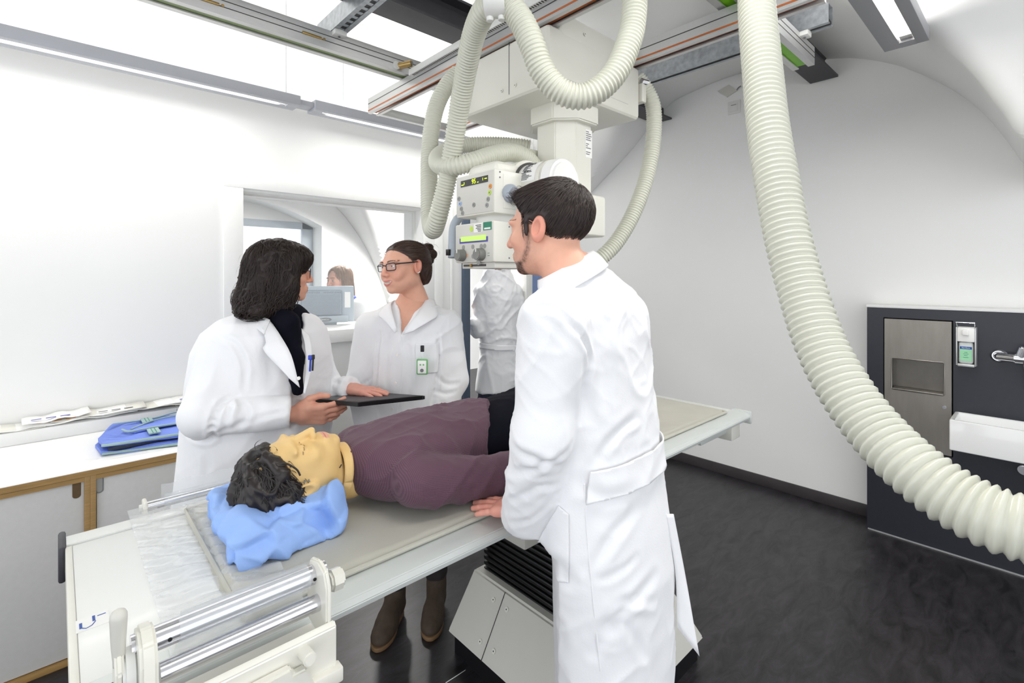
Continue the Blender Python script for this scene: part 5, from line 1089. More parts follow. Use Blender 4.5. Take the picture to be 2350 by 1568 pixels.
def doctor():
    p = Person('person', 'woman with bushy dark wavy hair and white coat holding a cassette', 600, 1.85); o = p.o; L = p.L; ang = math.radians(52)
    R = rotm(-58, -3, 0); hc = L(643, 622, 1.83); S = .97
    hf = head_fn(True, neck=((0, -.022, -.075), (0, -.05, -.19), .048, .054)); V, Fc = nets(hf, (-.1, -.13, -.22), (.1, .135, .13), .0026); C = face_col(V, skin=np.array(lin((222, 166, 140))))
    Ls, Le, Lw = L(712, 806, 1.98), L(752, 905, 2.02), L(806, 894, 1.93); Rs, Re, Rw = L(527, 806, 1.74), L(464, 955, 1.60), L(662, 945, 1.695)
    # left hand lies flat on the cassette
    wr1 = L(805, 893, 1.925); h1, f1, _ = hand([.10, .06, .08, .12], .8, 1, [(-.026, .022, -.006), (-.046, .05, -.010), (-.060, .074, -.010), (-.068, .094, -.010)]); h1 = hand_place(h1*.93, wr1, L(880, 904, 1.86)-wr1, (0, -.08, 1))
    # right hand holds it from below, thumb on top
    wr2 = L(676, 951, 1.735); h2, f2, _ = hand([(.35, .35, .2)]*4, .4, 1, [(-.026, .016, -.006), (-.048, .045, -.016), (-.056, .075, -.022), (-.054, .102, -.024)]); h2 = hand_place(h2*1.08, wr2, (1, .20, -.04), (.1, -1, -.42))
    ar = nets(lambda P: smin(chain(P, [L(640, 700, 1.84), Rs, Re, wr2], [.045, .045, .034, .024]), chain(P, [L(640, 700, 1.84), L(600, 800, 1.88), Ls, Le, wr1], [.045, .06, .036, .018, .016]), .005), *bounds([Re, wr2, Le, wr1, Rs, Ls, L(640, 690, 1.84)], .06), .011)
    VV, FF = merge((place(V, R, hc, S), Fc), (h1, f1), (h2, f2), ar); CC = np.concatenate([C, skin_col(h1, (222, 164, 146)), skin_col(h2, (218, 163, 140), (204, 126, 106)), np.tile(SK, (len(ar[0]), 1))]); mesh_obj('body', VV, FF, 'skin', o, None, CC)
    eye_mesh(o, R, hc, S)
    # hair: wide wavy mop down to the shoulders
    def hr(P):
        ax = (np.abs(P[0]), P[1], P[2]); d = ell(P, (0, -.022, .040), (.094, .112, .088)); d = smin(d, ell(P, (0, -.060, -.040), (.104, .085, .085)), .04); d = smin(d, ell(P, (.0, -.078, -.115), (.112, .082, .055)), .045)
        d = smin(d, ell(ax, (.080, .002, -.050), (.026, .045, .090)), .03); d = smin(d, ell(P, (0, .058, .068), (.064, .04, .032)), .04); d = smin(d, ell(ax, (.085, -.10, -.150), (.03, .05, .022)), .03)
        face = ell(P, (0, .13, -.062), (.066, .090, .116)); d = smax(d, -face, .02); return d
    hV, hFc = nets(hr, (-.17, -.24, -.24), (.17, .15, .19), .006); g = grad(hr, hV); w = ridge(np.stack([hV[:, 0]*30, hV[:, 1]*30, hV[:, 2]*14+2*np.sin(hV[:, 0]*40)], 1)); w2 = ridge(np.stack([hV[:, 0]*55+3*np.sin(hV[:, 2]*50), hV[:, 1]*55+3*np.cos(hV[:, 2]*45), hV[:, 2]*16], 1)); hV2 = hV+g*((w-.55)*.024+(w2-.5)*.009)[:, None]
    fld = lambda q: (q-np.array((0, -.01, .16)))*np.array((1.0, 1.0, .6))*4+np.array((0, -.08, -1))
    up = hV[hV[:, 2] > -.10]; sv, sf = strands(hr, up, 4200, fld, .12, 12, .0010, 11, wav=.5, wl=.06, lift=.006, noise=.45)
    low = hV[hV[:, 2] < -.06]; s2, sf2 = strands(hr, low, 900, lambda q: np.tile((0, -.35, -.9), (len(q), 1))+q*5, .07, 9, .0015, 12, wav=1.0, wl=.05, lift=.010, noise=.5)
    s3, sf3 = strands(hr, hV, 110, fld, .06, 9, .0005, 13, wav=.6, wl=.05, lift=.012, noise=.7)
    V_, F_ = merge((hV2, hFc), (sv, sf), (s2, sf2), (s3, sf3)); mesh_obj('hair', place(V_, R, hc+np.array((.008, 0, -.008)), S*.95), F_, 'hair_dark', o, None)
    # round glasses
    m = MB(); G0 = lambda q: tuple(place(np.array([q]), R, hc, S)[0])
    for sx in (-1, 1):
        m.tube([G0((sx*.036+.024*math.cos(a), .106-.012*abs(math.cos(a)+sx)*.3, -.004+.019*math.sin(a))) for a in np.linspace(0, 2*math.pi, 29)[:-1]], .0012, 6, closed=True); m.tube([G0((sx*.060, .100, .004)), G0((sx*.074, .06, .008)), G0((sx*.079, .0, .01))], .0013, 6)
    m.tube([G0((-.012, .106, .0)), G0((0, .110, .004)), G0((.012, .106, .0))], .0012, 6); gl = m.build('glasses', 'frame_dark', o)
    for sx in (-1, 1):
        Vl = [G0((sx*.036+.023*math.cos(a), .105-.012*abs(math.cos(a)+sx)*.3, -.004+.018*math.sin(a))) for a in np.linspace(0, 2*math.pi, 25)[:-1]]; mesh_obj('lens', Vl, [tuple(range(24))], 'lens', gl)
    # black top and scarf
    tr = p.rows([(700, 615, 680, .0), (740, 585, 705), (800, 545, 715), (880, 545, 718), (925, 555, 705)], ang, .72)
    sdf_obj('black_top', lambda P: smin(loft(P, tr, ang, 2), smin(chain(P, [L(630, 715, 1.78), L(662, 742, 1.75), L(666, 770, 1.77)], [.045, .036, .036], .02), chain(P, [L(664, 755, 1.77), L(676, 820, 1.73), L(683, 895, 1.745)], [.036, .028, .020], .02), .02), .02), (-.2, -.2, .95), (.24, .2, 1.46), .009, 'navy', o, .01, 9)
    rows = p.rows([(716, 565, 690), (732, 530, 712), (760, 500, 728), (800, 484, 735), (860, 474, 739), (940, 466, 740), (1010, 460, 736), (1100, 453, 737), (1250, 446, 744), (1420, 440, 752)], ang, .74)
    vz0, vz1 = L(690, 905, 1.72), L(640, 725, 1.75)
    def coat(P):
        d = loft(P, rows, ang, 2.15); a = chain(P, [Rs, Re], [.082, .066], .02); b = chain(P, [Ls, Le, Lw], [.070, .060, .050], .025); fa = chain(P, [Re, Rw], [.064, .052], .02)
        d = smin(d, smin(a, b, .01), .022); d = smin(d, smin(fa, cone(P, Rs*.3+Re*.7, Re, .068, .066), .02), .007)
        for w_, e_ in ((Rw, Re), (Lw, Le)):
            f = (w_-e_)/np.linalg.norm(w_-e_); c = (P[0]-w_[0])*f[0]+(P[1]-w_[1])*f[1]+(P[2]-w_[2])*f[2]-.004; near = np.sqrt((P[0]-w_[0])**2+(P[1]-w_[1])**2+(P[2]-w_[2])**2)-.085; d = smax(d, np.where(near < 0, c, -1), .005)
        d = smax(d, -cone(P, L(640, 690, 1.80), L(655, 745, 1.80), .085, .062), .012)
        d = smax(d, -chain(P, [L(660, 745, 1.72), L(685, 850, 1.67), L(690, 960, 1.66)], [.055, .042, .030], .02), .008)
        return d
    co, V, Fc = sdf_obj('lab_coat', coat, (-.34, -.38, L(600, 1420, 1.85)[2]-.01), (.40, .28, 1.47), .0070, 'coat_white', o, .008, 2, post=creased([([(500, 772, 1.66), (540, 792, 1.64), (562, 840, 1.64), (560, 890, 1.65)], .008, .008), ([(440, 995, 1.63), (490, 960, 1.6), (540, 906, 1.62)], .011, .009), ([(446, 972, 1.62), (490, 938, 1.6), (540, 905, 1.62)], -.006, .009), ([(535, 905, 1.6), (540, 930, 1.58), (530, 978, 1.58)], -.010, .009), ([(552, 915, 1.6), (566, 950, 1.58), (545, 985, 1.6)], .006, .009), ([(590, 965, 1.58), (640, 950, 1.58), (662, 935, 1.6)], .005, .008), ([(470, 990, 1.6), (520, 985, 1.58), (590, 972, 1.58)], .004, .010), ([(470, 800, 1.68), (455, 870, 1.66), (440, 940, 1.64)], .004, .012), ([(500, 800, 1.64), (490, 870, 1.62), (470, 930, 1.62)], -.004, .012), ([(765, 850, 1.93), (775, 880, 1.92), (800, 885, 1.9)], .006, .008), ([(740, 860, 1.93), (752, 900, 1.92), (790, 905, 1.9)], .005, .008), ([(490, 1010, 1.66), (500, 1060, 1.66), (485, 1140, 1.66)], .004, .012), ([(620, 800, 1.66), (630, 860, 1.65), (640, 930, 1.65)], .003, .016)], L, coat))
    # lapels
    ribbon('lapel', [L(618, 735, 1.73), L(640, 765, 1.70), L(668, 815, 1.655), L(688, 890, 1.645)], [L(603, 752, 1.69), L(610, 788, 1.665), L(606, 806, 1.65), L(664, 868, 1.632)], 'coat_white', o, .004, 24)
    ribbon('lapel', [L(688, 752, 1.80), L(699, 790, 1.76), L(702, 850, 1.72), L(696, 900, 1.69)], [L(708, 768, 1.80), L(716, 800, 1.77), L(714, 850, 1.73), L(700, 905, 1.69)], 'coat_white', o, .004, 20)
    ribbon('collar', [L(560, 722, 1.80), L(590, 722, 1.74), L(620, 735, 1.72)], [L(553, 745, 1.77), L(584, 752, 1.70), L(606, 768, 1.675)], 'coat_white', o, .004, 16)
    for (a, b, mm) in (((708, 818, 1.69), (718, 820, 1.69), 'pen_blue'), ((716, 817, 1.69), (722, 818, 1.69), 'ink')):
        A_, B_ = L(*a), L(*b); m = MB(); m.box(A_[0], B_[0], A_[1]-.006, A_[1]+.004, A_[2]-.012, A_[2]+.004, .002); m.tube([tuple((A_+B_)/2), tuple((A_+B_)/2+np.array((-.003, .0, -.05)))], .0035, 8); m.build('pen', mm, o)
    m = MB(); bq = L(686, 868, 1.645); m.cyl(tuple(bq), tuple(bq+np.array((0, -.004, 0))), .006, n=14); m.build('button', 'pearl', o)
    for hx, dx in ((560, 1.82), (650, 1.92)):
        a = L(hx, 1300, dx); b = np.array((a[0], a[1], .09)); sdf_obj('trouser_leg', lambda P: chain(P, [a, (a+b)/2, b], [.08, .06, .052], .02), *bounds([a, b], .09), .011, 'trousers', o, .008, 4)
        shoe(o, 'shoe', (b[0]+.13, b[1]-.13, 0), (b[0]-.03, b[1]+.05, 0), 'boot_suede', .05, False)
doctor()

# ------------------------------------------------------------------ young woman with glasses and hair bun
def student():
    p = Person('person', 'smiling young woman with hair bun, dark glasses and green dosimeter badge', 935, 2.08); o = p.o; L = p.L; ang = math.radians(-8)
    R = rotm(141, -5, 4); hc = L(928, 609, 2.04); S = .98
    hf = head_fn(True, True, neck=((0, -.02, -.075), (0, -.055, -.185), .046, .05)); V, Fc = nets(hf, (-.095, -.125, -.2), (.095, .13, .125), .0019); C = face_col(V, True, brow=(66, 42, 32), lip=np.array(lin((204, 122, 114))))
    chest = lambda P: smin(loft(P, p.rows([(690, 910, 975), (712, 885, 1000), (745, 868, 1010), (800, 865, 1010)], ang, .60, -.012), ang), cone(P, L(945, 700, 2.09), L(945, 670, 2.09), .06, .05), .03); ch = nets(chest, (-.22, -.16, 1.18), (.22, .16, 1.43), .006)
    W1, W2 = L(846, 990, 1.97), L(992, 985, 1.97); hA, fA, _ = hand([.5]*4, .6, -1); hA = hand_place(hA*.92, W1, (.6, -.3, -.7), (-.2, -1, .2)); hB, fB, _ = hand([.5]*4, .6, 1); hB = hand_place(hB*.92, W2, (-.75, -.25, -.6), (.1, -1, .1))
    cr = nets(lambda P: smin(chain(P, [L(940, 740, 2.09), L(862, 765, 2.09), L(826, 880, 2.08), W1], [.06, .04, .03, .024]), chain(P, [L(940, 740, 2.09), L(1014, 765, 2.09), L(1040, 872, 2.09), W2], [.06, .04, .03, .024]), .01), (-.26, -.2, .85), (.26, .12, 1.36), .012)
    VV, FF = merge((place(V, R, hc, S, .82), Fc), ch, cr, (hA, fA), (hB, fB)); n = len(ch[0]); CC = np.concatenate([C, np.tile(SK*.96, (n, 1)), np.tile(SK, (len(cr[0]), 1)), skin_col(hA), skin_col(hB)]); mesh_obj('body', VV, FF, 'skin', o, None, CC)
    eye_mesh(o, R, hc, S, (.25, 1, .05))
    def hr(P):
        ax = np.abs(P[0]); d = ell(P, (0, -.020, .037), (.0815, .1035, .0875)); d = smin(d, ell(P, (0, -.075, -.035), (.058, .045, .065)), .04)
        d = smax(d, (.052-P[2]+(P[1]-.046)*1.15)*.65+0*d, .012); return smax(d, -ell((ax, P[1], P[2]), (.088, -.004, -.012), (.020, .024, .036)), .006)
    hV, hFc = nets(hr, (-.1, -.14, -.12), (.1, .1, .14), .004); bun = np.array((0, -.115, .035)); sv, sf = strands(hr, hV, 2300, lambda q: (bun-q), .06, 7, .0011, 21, lift=.0025, noise=.12)
    def bn(P): return smin(smin(ell(P, (.0, -.135, .082), (.025, .024, .022)), ell(P, (0, -.146, .046), (.030, .027, .027)), .006), ell(P, (.0, -.128, .014), (.026, .024, .022)), .006)
    bV, bF = nets(bn, (-.05, -.19, -.03), (.05, -.08, .12), .004); bs, bf = strands(bn, bV, 500, lambda q: np.cross(q-np.array((0, -.13, .04)), (1., .2, .3)), .07, 9, .0012, 22, lift=.003, noise=.35)
    wv, wf = strands(bn, bV, 26, lambda q: np.tile((.2, -1, -.7), (len(q), 1)), .05, 7, .0006, 24, lift=.02, noise=.6)
    V_, F_ = merge((hV, hFc), (sv, sf), (bV, bF), (bs, bf), (wv, wf)); mesh_obj('hair', place(V_, R, hc, S, .82), F_, 'hair_brown', o, None)
    G0 = lambda q: tuple(place(np.array([q]), R, hc, S)[0]); m = MB()
    for sx in (-1, 1):
        q = []
        for a in np.linspace(0, 2*math.pi, 33)[:-1]:
            c_, s_ = math.cos(a), math.sin(a); x = .0245*np.sign(c_)*abs(c_)**.45; z = .0145*np.sign(s_)*abs(s_)**.5; q.append((sx*.0345+x, .103-.010*(sx*x/.0245+1)*.5-.002, -.003+z))
        m.tube([G0(t) for t in q], .0018, 8, closed=True); mesh_q = [G0(t) for t in q]; sx_l = mesh_obj('lens', mesh_q, [tuple(range(32))], 'lens', o)
        m.tube([G0((sx*.059, .092, .006)), G0((sx*.070, .075, .007)), G0((sx*.0785, .03, .007)), G0((sx*.081, -.005, .008))], .0026, 8)
    m.tube([G0((-.010, .1015, .003)), G0((0, .106, .006)), G0((.010, .1015, .003))], .0022, 8); m.build('glasses', 'frame_dark', o)
    for z, y in ((-.038, .0), (-.036, -.007)): m = MB(); m.sph(G0((-.0835, y, z)), .0028, 10); m.build('earring', 'pearl', o)
    rows = p.rows([(688, 903, 990), (704, 872, 1008), (722, 850, 1030), (750, 838, 1040), (800, 833, 1044), (860, 836, 1040), (940, 840, 1038), (1040, 835, 1045), (1180, 822, 1055)], ang, .58)
    As, Ae, Aw = L(852, 752, 2.07), L(824, 880, 2.08), L(843, 980, 1.99); Bs, Be, Bw = L(1024, 748, 2.09), L(1043, 872, 2.09), L(998, 975, 1.99)
    def coat(P):
        d = loft(P, rows, ang, 2.2); d = smin(d, smin(chain(P, [As, Ae, Aw], [.068, .055, .045], .02), chain(P, [Bs, Be, Bw], [.070, .058, .047], .02), .01), .022)
        v = L(916, 775, 1.94); t = (P[2]-v[2]); xc = v[0]+t*.24; w = np.clip(t*.36, -.01, .07); cut = smax(np.abs(P[0]-xc)-w, P[1]-.02+0*P[0], .01); d = smax(d, -cut+0*d, .006)
        d = smax(d, -cone(P, L(945, 650, 2.08), L(945, 705, 2.06), .075, .060), .01); return d
    co, V, Fc = sdf_obj('lab_coat', coat, (-.28, -.2, L(900, 1180, 2.08)[2]-.01), (.28, .2, 1.43), .0062, 'coat_white', o, .007, 3, post=creased([([(858, 765, 1.95), (850, 820, 1.95), (846, 890, 1.96), (842, 930, 1.97)], .010, .007), ([(1010, 770, 1.96), (1010, 840, 1.96), (1000, 900, 1.96), (985, 950, 1.95)], .010, .007), ([(1006, 868, 1.95), (1030, 884, 1.97), (1055, 880, 2.02)], .006, .008), ([(1000, 905, 1.94), (1025, 905, 1.96), (1050, 900, 2.0)], .006, .007), ([(990, 935, 1.93), (1015, 925, 1.94), (1040, 930, 1.98)], .005, .007), ([(812, 890, 2.0), (830, 880, 1.98), (842, 860, 1.98)], .006, .007), ([(812, 925, 1.98), (832, 912, 1.96), (845, 905, 1.96)], .005, .007), ([(880, 770, 1.93), (872, 840, 1.93), (875, 930, 1.94)], .004, .012), ([(925, 780, 1.93), (935, 860, 1.93), (930, 940, 1.94)], .003, .012)], L, coat))
    # collar flaps
    ribbon('collar', [L(905, 690, 2.06), L(897, 700, 2.01), L(905, 735, 1.945), L(912, 760, 1.935)], [L(885, 700, 2.06), L(868, 722, 1.985), L(880, 734, 1.95), L(905, 765, 1.93)], 'coat_white', o, .004, 18)
    ribbon('collar', [L(978, 684, 2.09), L(973, 695, 2.03), L(950, 730, 1.955), L(925, 768, 1.93)], [L(998, 690, 2.09), L(1005, 722, 2.0), L(985, 738, 1.955), L(948, 760, 1.928)], 'coat_white', o, .004, 22)
    # buttons, breast pocket, badge
    for px, py in ((911, 815), (907, 880), (899, 940)): b = L(px, py, 1.932 if py < 900 else 1.93); m = MB(); m.cyl(tuple(b), tuple(b+np.array((0, .008, 0))), .0055, n=16, bev=.001); m.build('button', 'pearl', o)
    m = MB(); q = spline([L(913, 770, 1.93), L(916, 830, 1.935), L(912, 890, 1.935), L(903, 950, 1.94)], .01); G = grad(coat, q)
    for _ in range(8): q = q-grad(coat, q)*coat((q[:, 0], q[:, 1], q[:, 2]))[:, None]
    q = folds(q, grad(coat, q), .007, 3); m.tube([tuple(v) for v in q], .002, 6); m.build('placket_edge', 'coat_white', o)
    a, b = L(952, 790, 1.95), L(1003, 858, 1.95)
    patch('breast_pocket', V, Fc, lambda c: (c[:, 1] < 0) & (c[:, 0] > a[0]-.03) & (c[:, 0] < b[0]+.03) & (c[:, 2] > b[2]-.03) & (c[:, 2] < a[2]+.03), [((a[0], 0, 0), (-1, 0, 0)), ((b[0], 0, 0), (1, 0, 0)), ((0, 0, a[2]), (0, 0, 1)), ((0, 0, b[2]), (0, 0, -1))], .003, 'coat_white', o, .0015, 2)
    c = L(969, 842, 1.925); bd = MB().box(c[0]-.022, c[0]+.022, c[1]-.006, c[1]+.004, c[2]-.031, c[2]+.031, .005).build('badge', 'badge_green', o); MB().box(c[0]-.017, c[0]+.017, c[1]-.0075, c[1]-.005, c[2]-.025, c[2]+.025, .002).build('badge_card', 'paper', bd)
    m = MB(); m.cyl((c[0], c[1]-.0075, c[2]-.013), (c[0], c[1]-.009, c[2]-.013), .007, n=16); m.build('badge_window', 'ink_grey', bd)
    m = MB(); m.box(c[0]-.009, c[0]-.003, c[1]-.008, c[1]-.0074, c[2]+.006, c[2]+.012); m.box(c[0]+.003, c[0]+.009, c[1]-.008, c[1]-.0074, c[2]+.006, c[2]+.012); m.build('badge_print', 'badge_green', bd)
    MB().box(c[0]-.007, c[0]+.007, c[1]-.002, c[1]+.006, c[2]+.058, c[2]+.083, .002).build('badge_clip', 'ink', bd); MB().box(c[0]-.003, c[0]+.003, c[1]-.002, c[1]+.001, c[2]+.03, c[2]+.06, .001).build('badge_strap', 'clear_hard', bd)
    for (hx, hy, hd, tx, ty) in ((880, 1180, 2.08, 865, 1497), (984, 1180, 2.10, 986, 1472)):
        tz = onZ(tx, ty, 0); r = tz.x*SA-tz.y*CA-p.r0; dd = tz.x*CA+tz.y*SA-p.d0; toe = np.array((r, dd, 0)); heel = toe+np.array((.03 if tx < 900 else -.005, .262, 0)); a = L(hx, 1150, hd); b = heel+np.array((0, -.05, .17))
        sdf_obj('trouser_leg', lambda P: chain(P, [a, a*.4+b*.6, b], [.085, .056, .05], .02), *bounds([a, b], .09), .009, 'trousers', o, .012, 6); shoe(o, 'boot', toe, heel, 'boot_suede', .11, True)
student()

# ------------------------------------------------------------------ woman behind the monitor, person in the doorway
def operator():
    p = Person('person', 'fair long-haired woman sitting behind the monitor beyond the window', 800, 4.25); o = p.o; L = p.L; R = rotm(150, -4, 0); hc = L(777, 643, 4.22)
    hf = head_fn(True, True); V, Fc = nets(hf, (-.095, -.125, -.2), (.095, .13, .125), .0036); bd = lambda P: smin(loft(P, p.rows([(735, 760, 820), (800, 768, 832), (900, 768, 832)], 0, .6), 0), cone(P, L(785, 690, 4.25), L(790, 740, 4.25), .05, .06), .04); ch = nets(bd, (-.25, -.2, .45), (.25, .2, 1.3), .014)
    VV, FF = merge((place(V, R, hc, .98), Fc), ch); mesh_obj('body', VV, FF, 'skin', o, None, np.concatenate([face_col(V, True, brow=(120, 90, 66)), np.tile(SK, (len(ch[0]), 1))])); eye_mesh(o, R, hc, .98, (0, 1, 0), (90, 110, 120))
    def hr(P):
        ax = (np.abs(P[0]), P[1], P[2]); d = ell(P, (0, -.024, .040), (.086, .105, .088)); d = smin(d, ell(ax, (.078, -.025, -.09), (.022, .05, .17)), .03); d = smin(d, ell(P, (0, -.07, -.10), (.085, .05, .17)), .04)
        return smax(d, -ell(P, (0, .122, -.015), (.068, .102, .118)), .015)
    hV, hFc = nets(hr, (-.13, -.17, -.32), (.13, .1, .16), .007); sv, sf = strands(hr, hV[hV[:, 2] > -.15], 900, lambda q: (q-np.array((0, 0, .15)))*2+np.array((0, -.05, -1)), .15, 8, .0018, 31, lift=.004, noise=.15); V_, F_ = merge((hV, hFc), (sv, sf)); mesh_obj('hair', place(V_, R, hc, .98), F_, 'hair_fair', o, None)
    rows = p.rows([(682, 785, 815), (694, 766, 832), (715, 758, 840), (780, 756, 842), (920, 754, 846)], 0, .6)
    sdf_obj('blue_top', lambda P: loft(P, p.rows([(676, 776, 812), (690, 768, 822), (740, 765, 826)], 0, .64), 0), (-.2, -.2, 1.05), (.2, .2, 1.38), .01, 'jeans' if 0 else 'pen_blue', o, .006, 3)
    sdf_obj('lab_coat', lambda P: smax(smin(loft(P, rows, 0, 2.2), smin(chain(P, [L(826, 705, 4.25), L(838, 790, 4.2), L(810, 800, 4.0)], [.07, .055, .045], .02), chain(P, [L(764, 705, 4.25), L(755, 790, 4.2), L(775, 800, 4.0)], [.07, .055, .045], .02), .01), .03), -cone(P, L(786, 670, 4.1), L(788, 720, 4.06), .075, .03), .01), (-.3, -.4, .45), (.3, .25, 1.36), .013, 'coat_white', o, .010, 5)
    b = L(806, 735, 4.04); MB().box(b[0]-.02, b[0]+.02, b[1]-.02, b[1]-.015, b[2]-.025, b[2]+.025, .003).build('badge', 'ink_grey', o); MB().box(b[0]-.016, b[0]+.016, b[1]-.0215, b[1]-.0195, b[2]-.021, b[2]+.021).build('badge_card', 'paper', o)
    lg = nets(lambda P: smin(chain(P, [L(780, 900, 4.2), L(775, 900, 3.9), np.array((L(775, 900, 3.9)[0], 3.9-4.25, .05))], [.09, .07, .05], .02), chain(P, [L(815, 900, 4.2), L(820, 900, 3.9), np.array((L(820, 900, 3.9)[0], 3.9-4.25, .05))], [.09, .07, .05], .02), .01), (-.3, -.5, 0), (.35, .2, .62), .016); mesh_obj('trousers', *lg, 'jeans', o)
    c = thing('office_chair', 'dark swivel chair under the woman behind the window', 'chair', (o.location.x, o.location.y, 0), rz=A-math.pi/2); MB().box(-.22, .22, -.2, .24, .40, .46, .02).build('seat', 'navy', c); MB().box(-.2, .2, .24, .29, .5, .9, .02).build('backrest', 'navy', c); MB().cyl((0, 0, .08), (0, 0, .4), .03).build('gas_lift', 'black', c)
    for k in range(5): a = k*1.2566; MB().cyl((0, 0, .08), (.28*math.cos(a), .28*math.sin(a), .03), .022, .018, n=10).build('leg', 'black', c)
operator()
def passer():
    p = Person('person', 'person in white coat and dark trousers walking past the open doorway', 1142, 4.55); o = p.o; L = p.L; R = rotm(40, -8, 0); hc = L(1135, 566, 4.55); hf = head_fn(False); V, Fc = nets(hf, (-.095, -.125, -.22), (.095, .13, .125), .0045)
    bd = nets(lambda P: chain(P, [L(1140, 660, 4.55), L(1140, 850, 4.55)], [.09, .09]), (-.2, -.2, .6), (.2, .2, 1.6), .02); hv, hF, _ = hand([.4]*4, .5, -1, res=.004); hv = hand_place(hv, L(1085, 740, 4.4), (-.9, .3, .2), (0, 0, 1))
    VV, FF = merge((place(V, R, hc), Fc), bd, (hv, hF)); mesh_obj('body', VV, FF, 'skin', o, None, np.concatenate([face_col(V), np.tile(SK, (len(bd[0]), 1)), skin_col(hv)])); eye_mesh(o, R, hc, 1)
    def hr(P): d = ell(P, (0, -.022, .040), (.083, .105, .09)); return smax(d, (.02-P[2]+(P[1]-.03)*1.3)*.6+0*d, .01)
    mesh_obj('hair', *(lambda q: (place(q[0], R, hc), q[1]))(nets(hr, (-.1, -.15, -.12), (.1, .11, .15), .006)), 'hair_brown', o)
    rows = p.rows([(606, 1116, 1162), (632, 1108, 1176), (670, 1098, 1190), (710, 1097, 1192), (790, 1104, 1186), (850, 1096, 1188), (898, 1092, 1184)], math.radians(25), .66)
    sdf_obj('lab_coat', lambda P: smin(loft(P, rows, math.radians(25), 2.2), smin(chain(P, [L(1105, 670, 4.5), L(1098, 760, 4.45), L(1088, 742, 4.4)], [.075, .06, .05], .02), chain(P, [L(1182, 670, 4.6), L(1192, 760, 4.62), L(1182, 850, 4.6)], [.075, .06, .05], .02), .01), .02), (-.4, -.35, L(1142, 898, 4.55)[2]-.02), (.35, .35, 1.56), .011, 'coat_white', o, .018, 6)
    V, Fc = nets(lambda P: loft(P, [(r[0], r[1], r[2], r[3]+.006, r[4]+.008) for r in rows], math.radians(25), 2.2)+0*P[0], (-.4, -.35, .4), (.35, .35, 1.5), .016)
    z0 = L(1140, 795, 4.5)[2]; patch('back_belt', V, Fc, lambda c: np.abs(c[:, 2]-z0) < .08, [((0, 0, z0+.025), (.1, 0, 1)), ((0, 0, z0-.025), (-.1, 0, -1)), ((0, .05, 0), (0, 1, 0))], .006, 'coat_white', o, .004, 2)
    for hx, f in ((1125, -.1), (1158, .12)):
        a = L(hx, 860, 4.55); b = np.array((a[0]+f, a[1]+f, .08)); sdf_obj('trouser_leg', lambda P: chain(P, [a, (a+b)/2, b], [.1, .07, .055], .02), *bounds([a, b], .11), .014, 'jeans', o, .012, 4); shoe(o, 'shoe', (b[0]-.1, b[1]+.14, 0), (b[0]+.03, b[1]-.06, 0), 'boot_heel', .05, False)
passer()

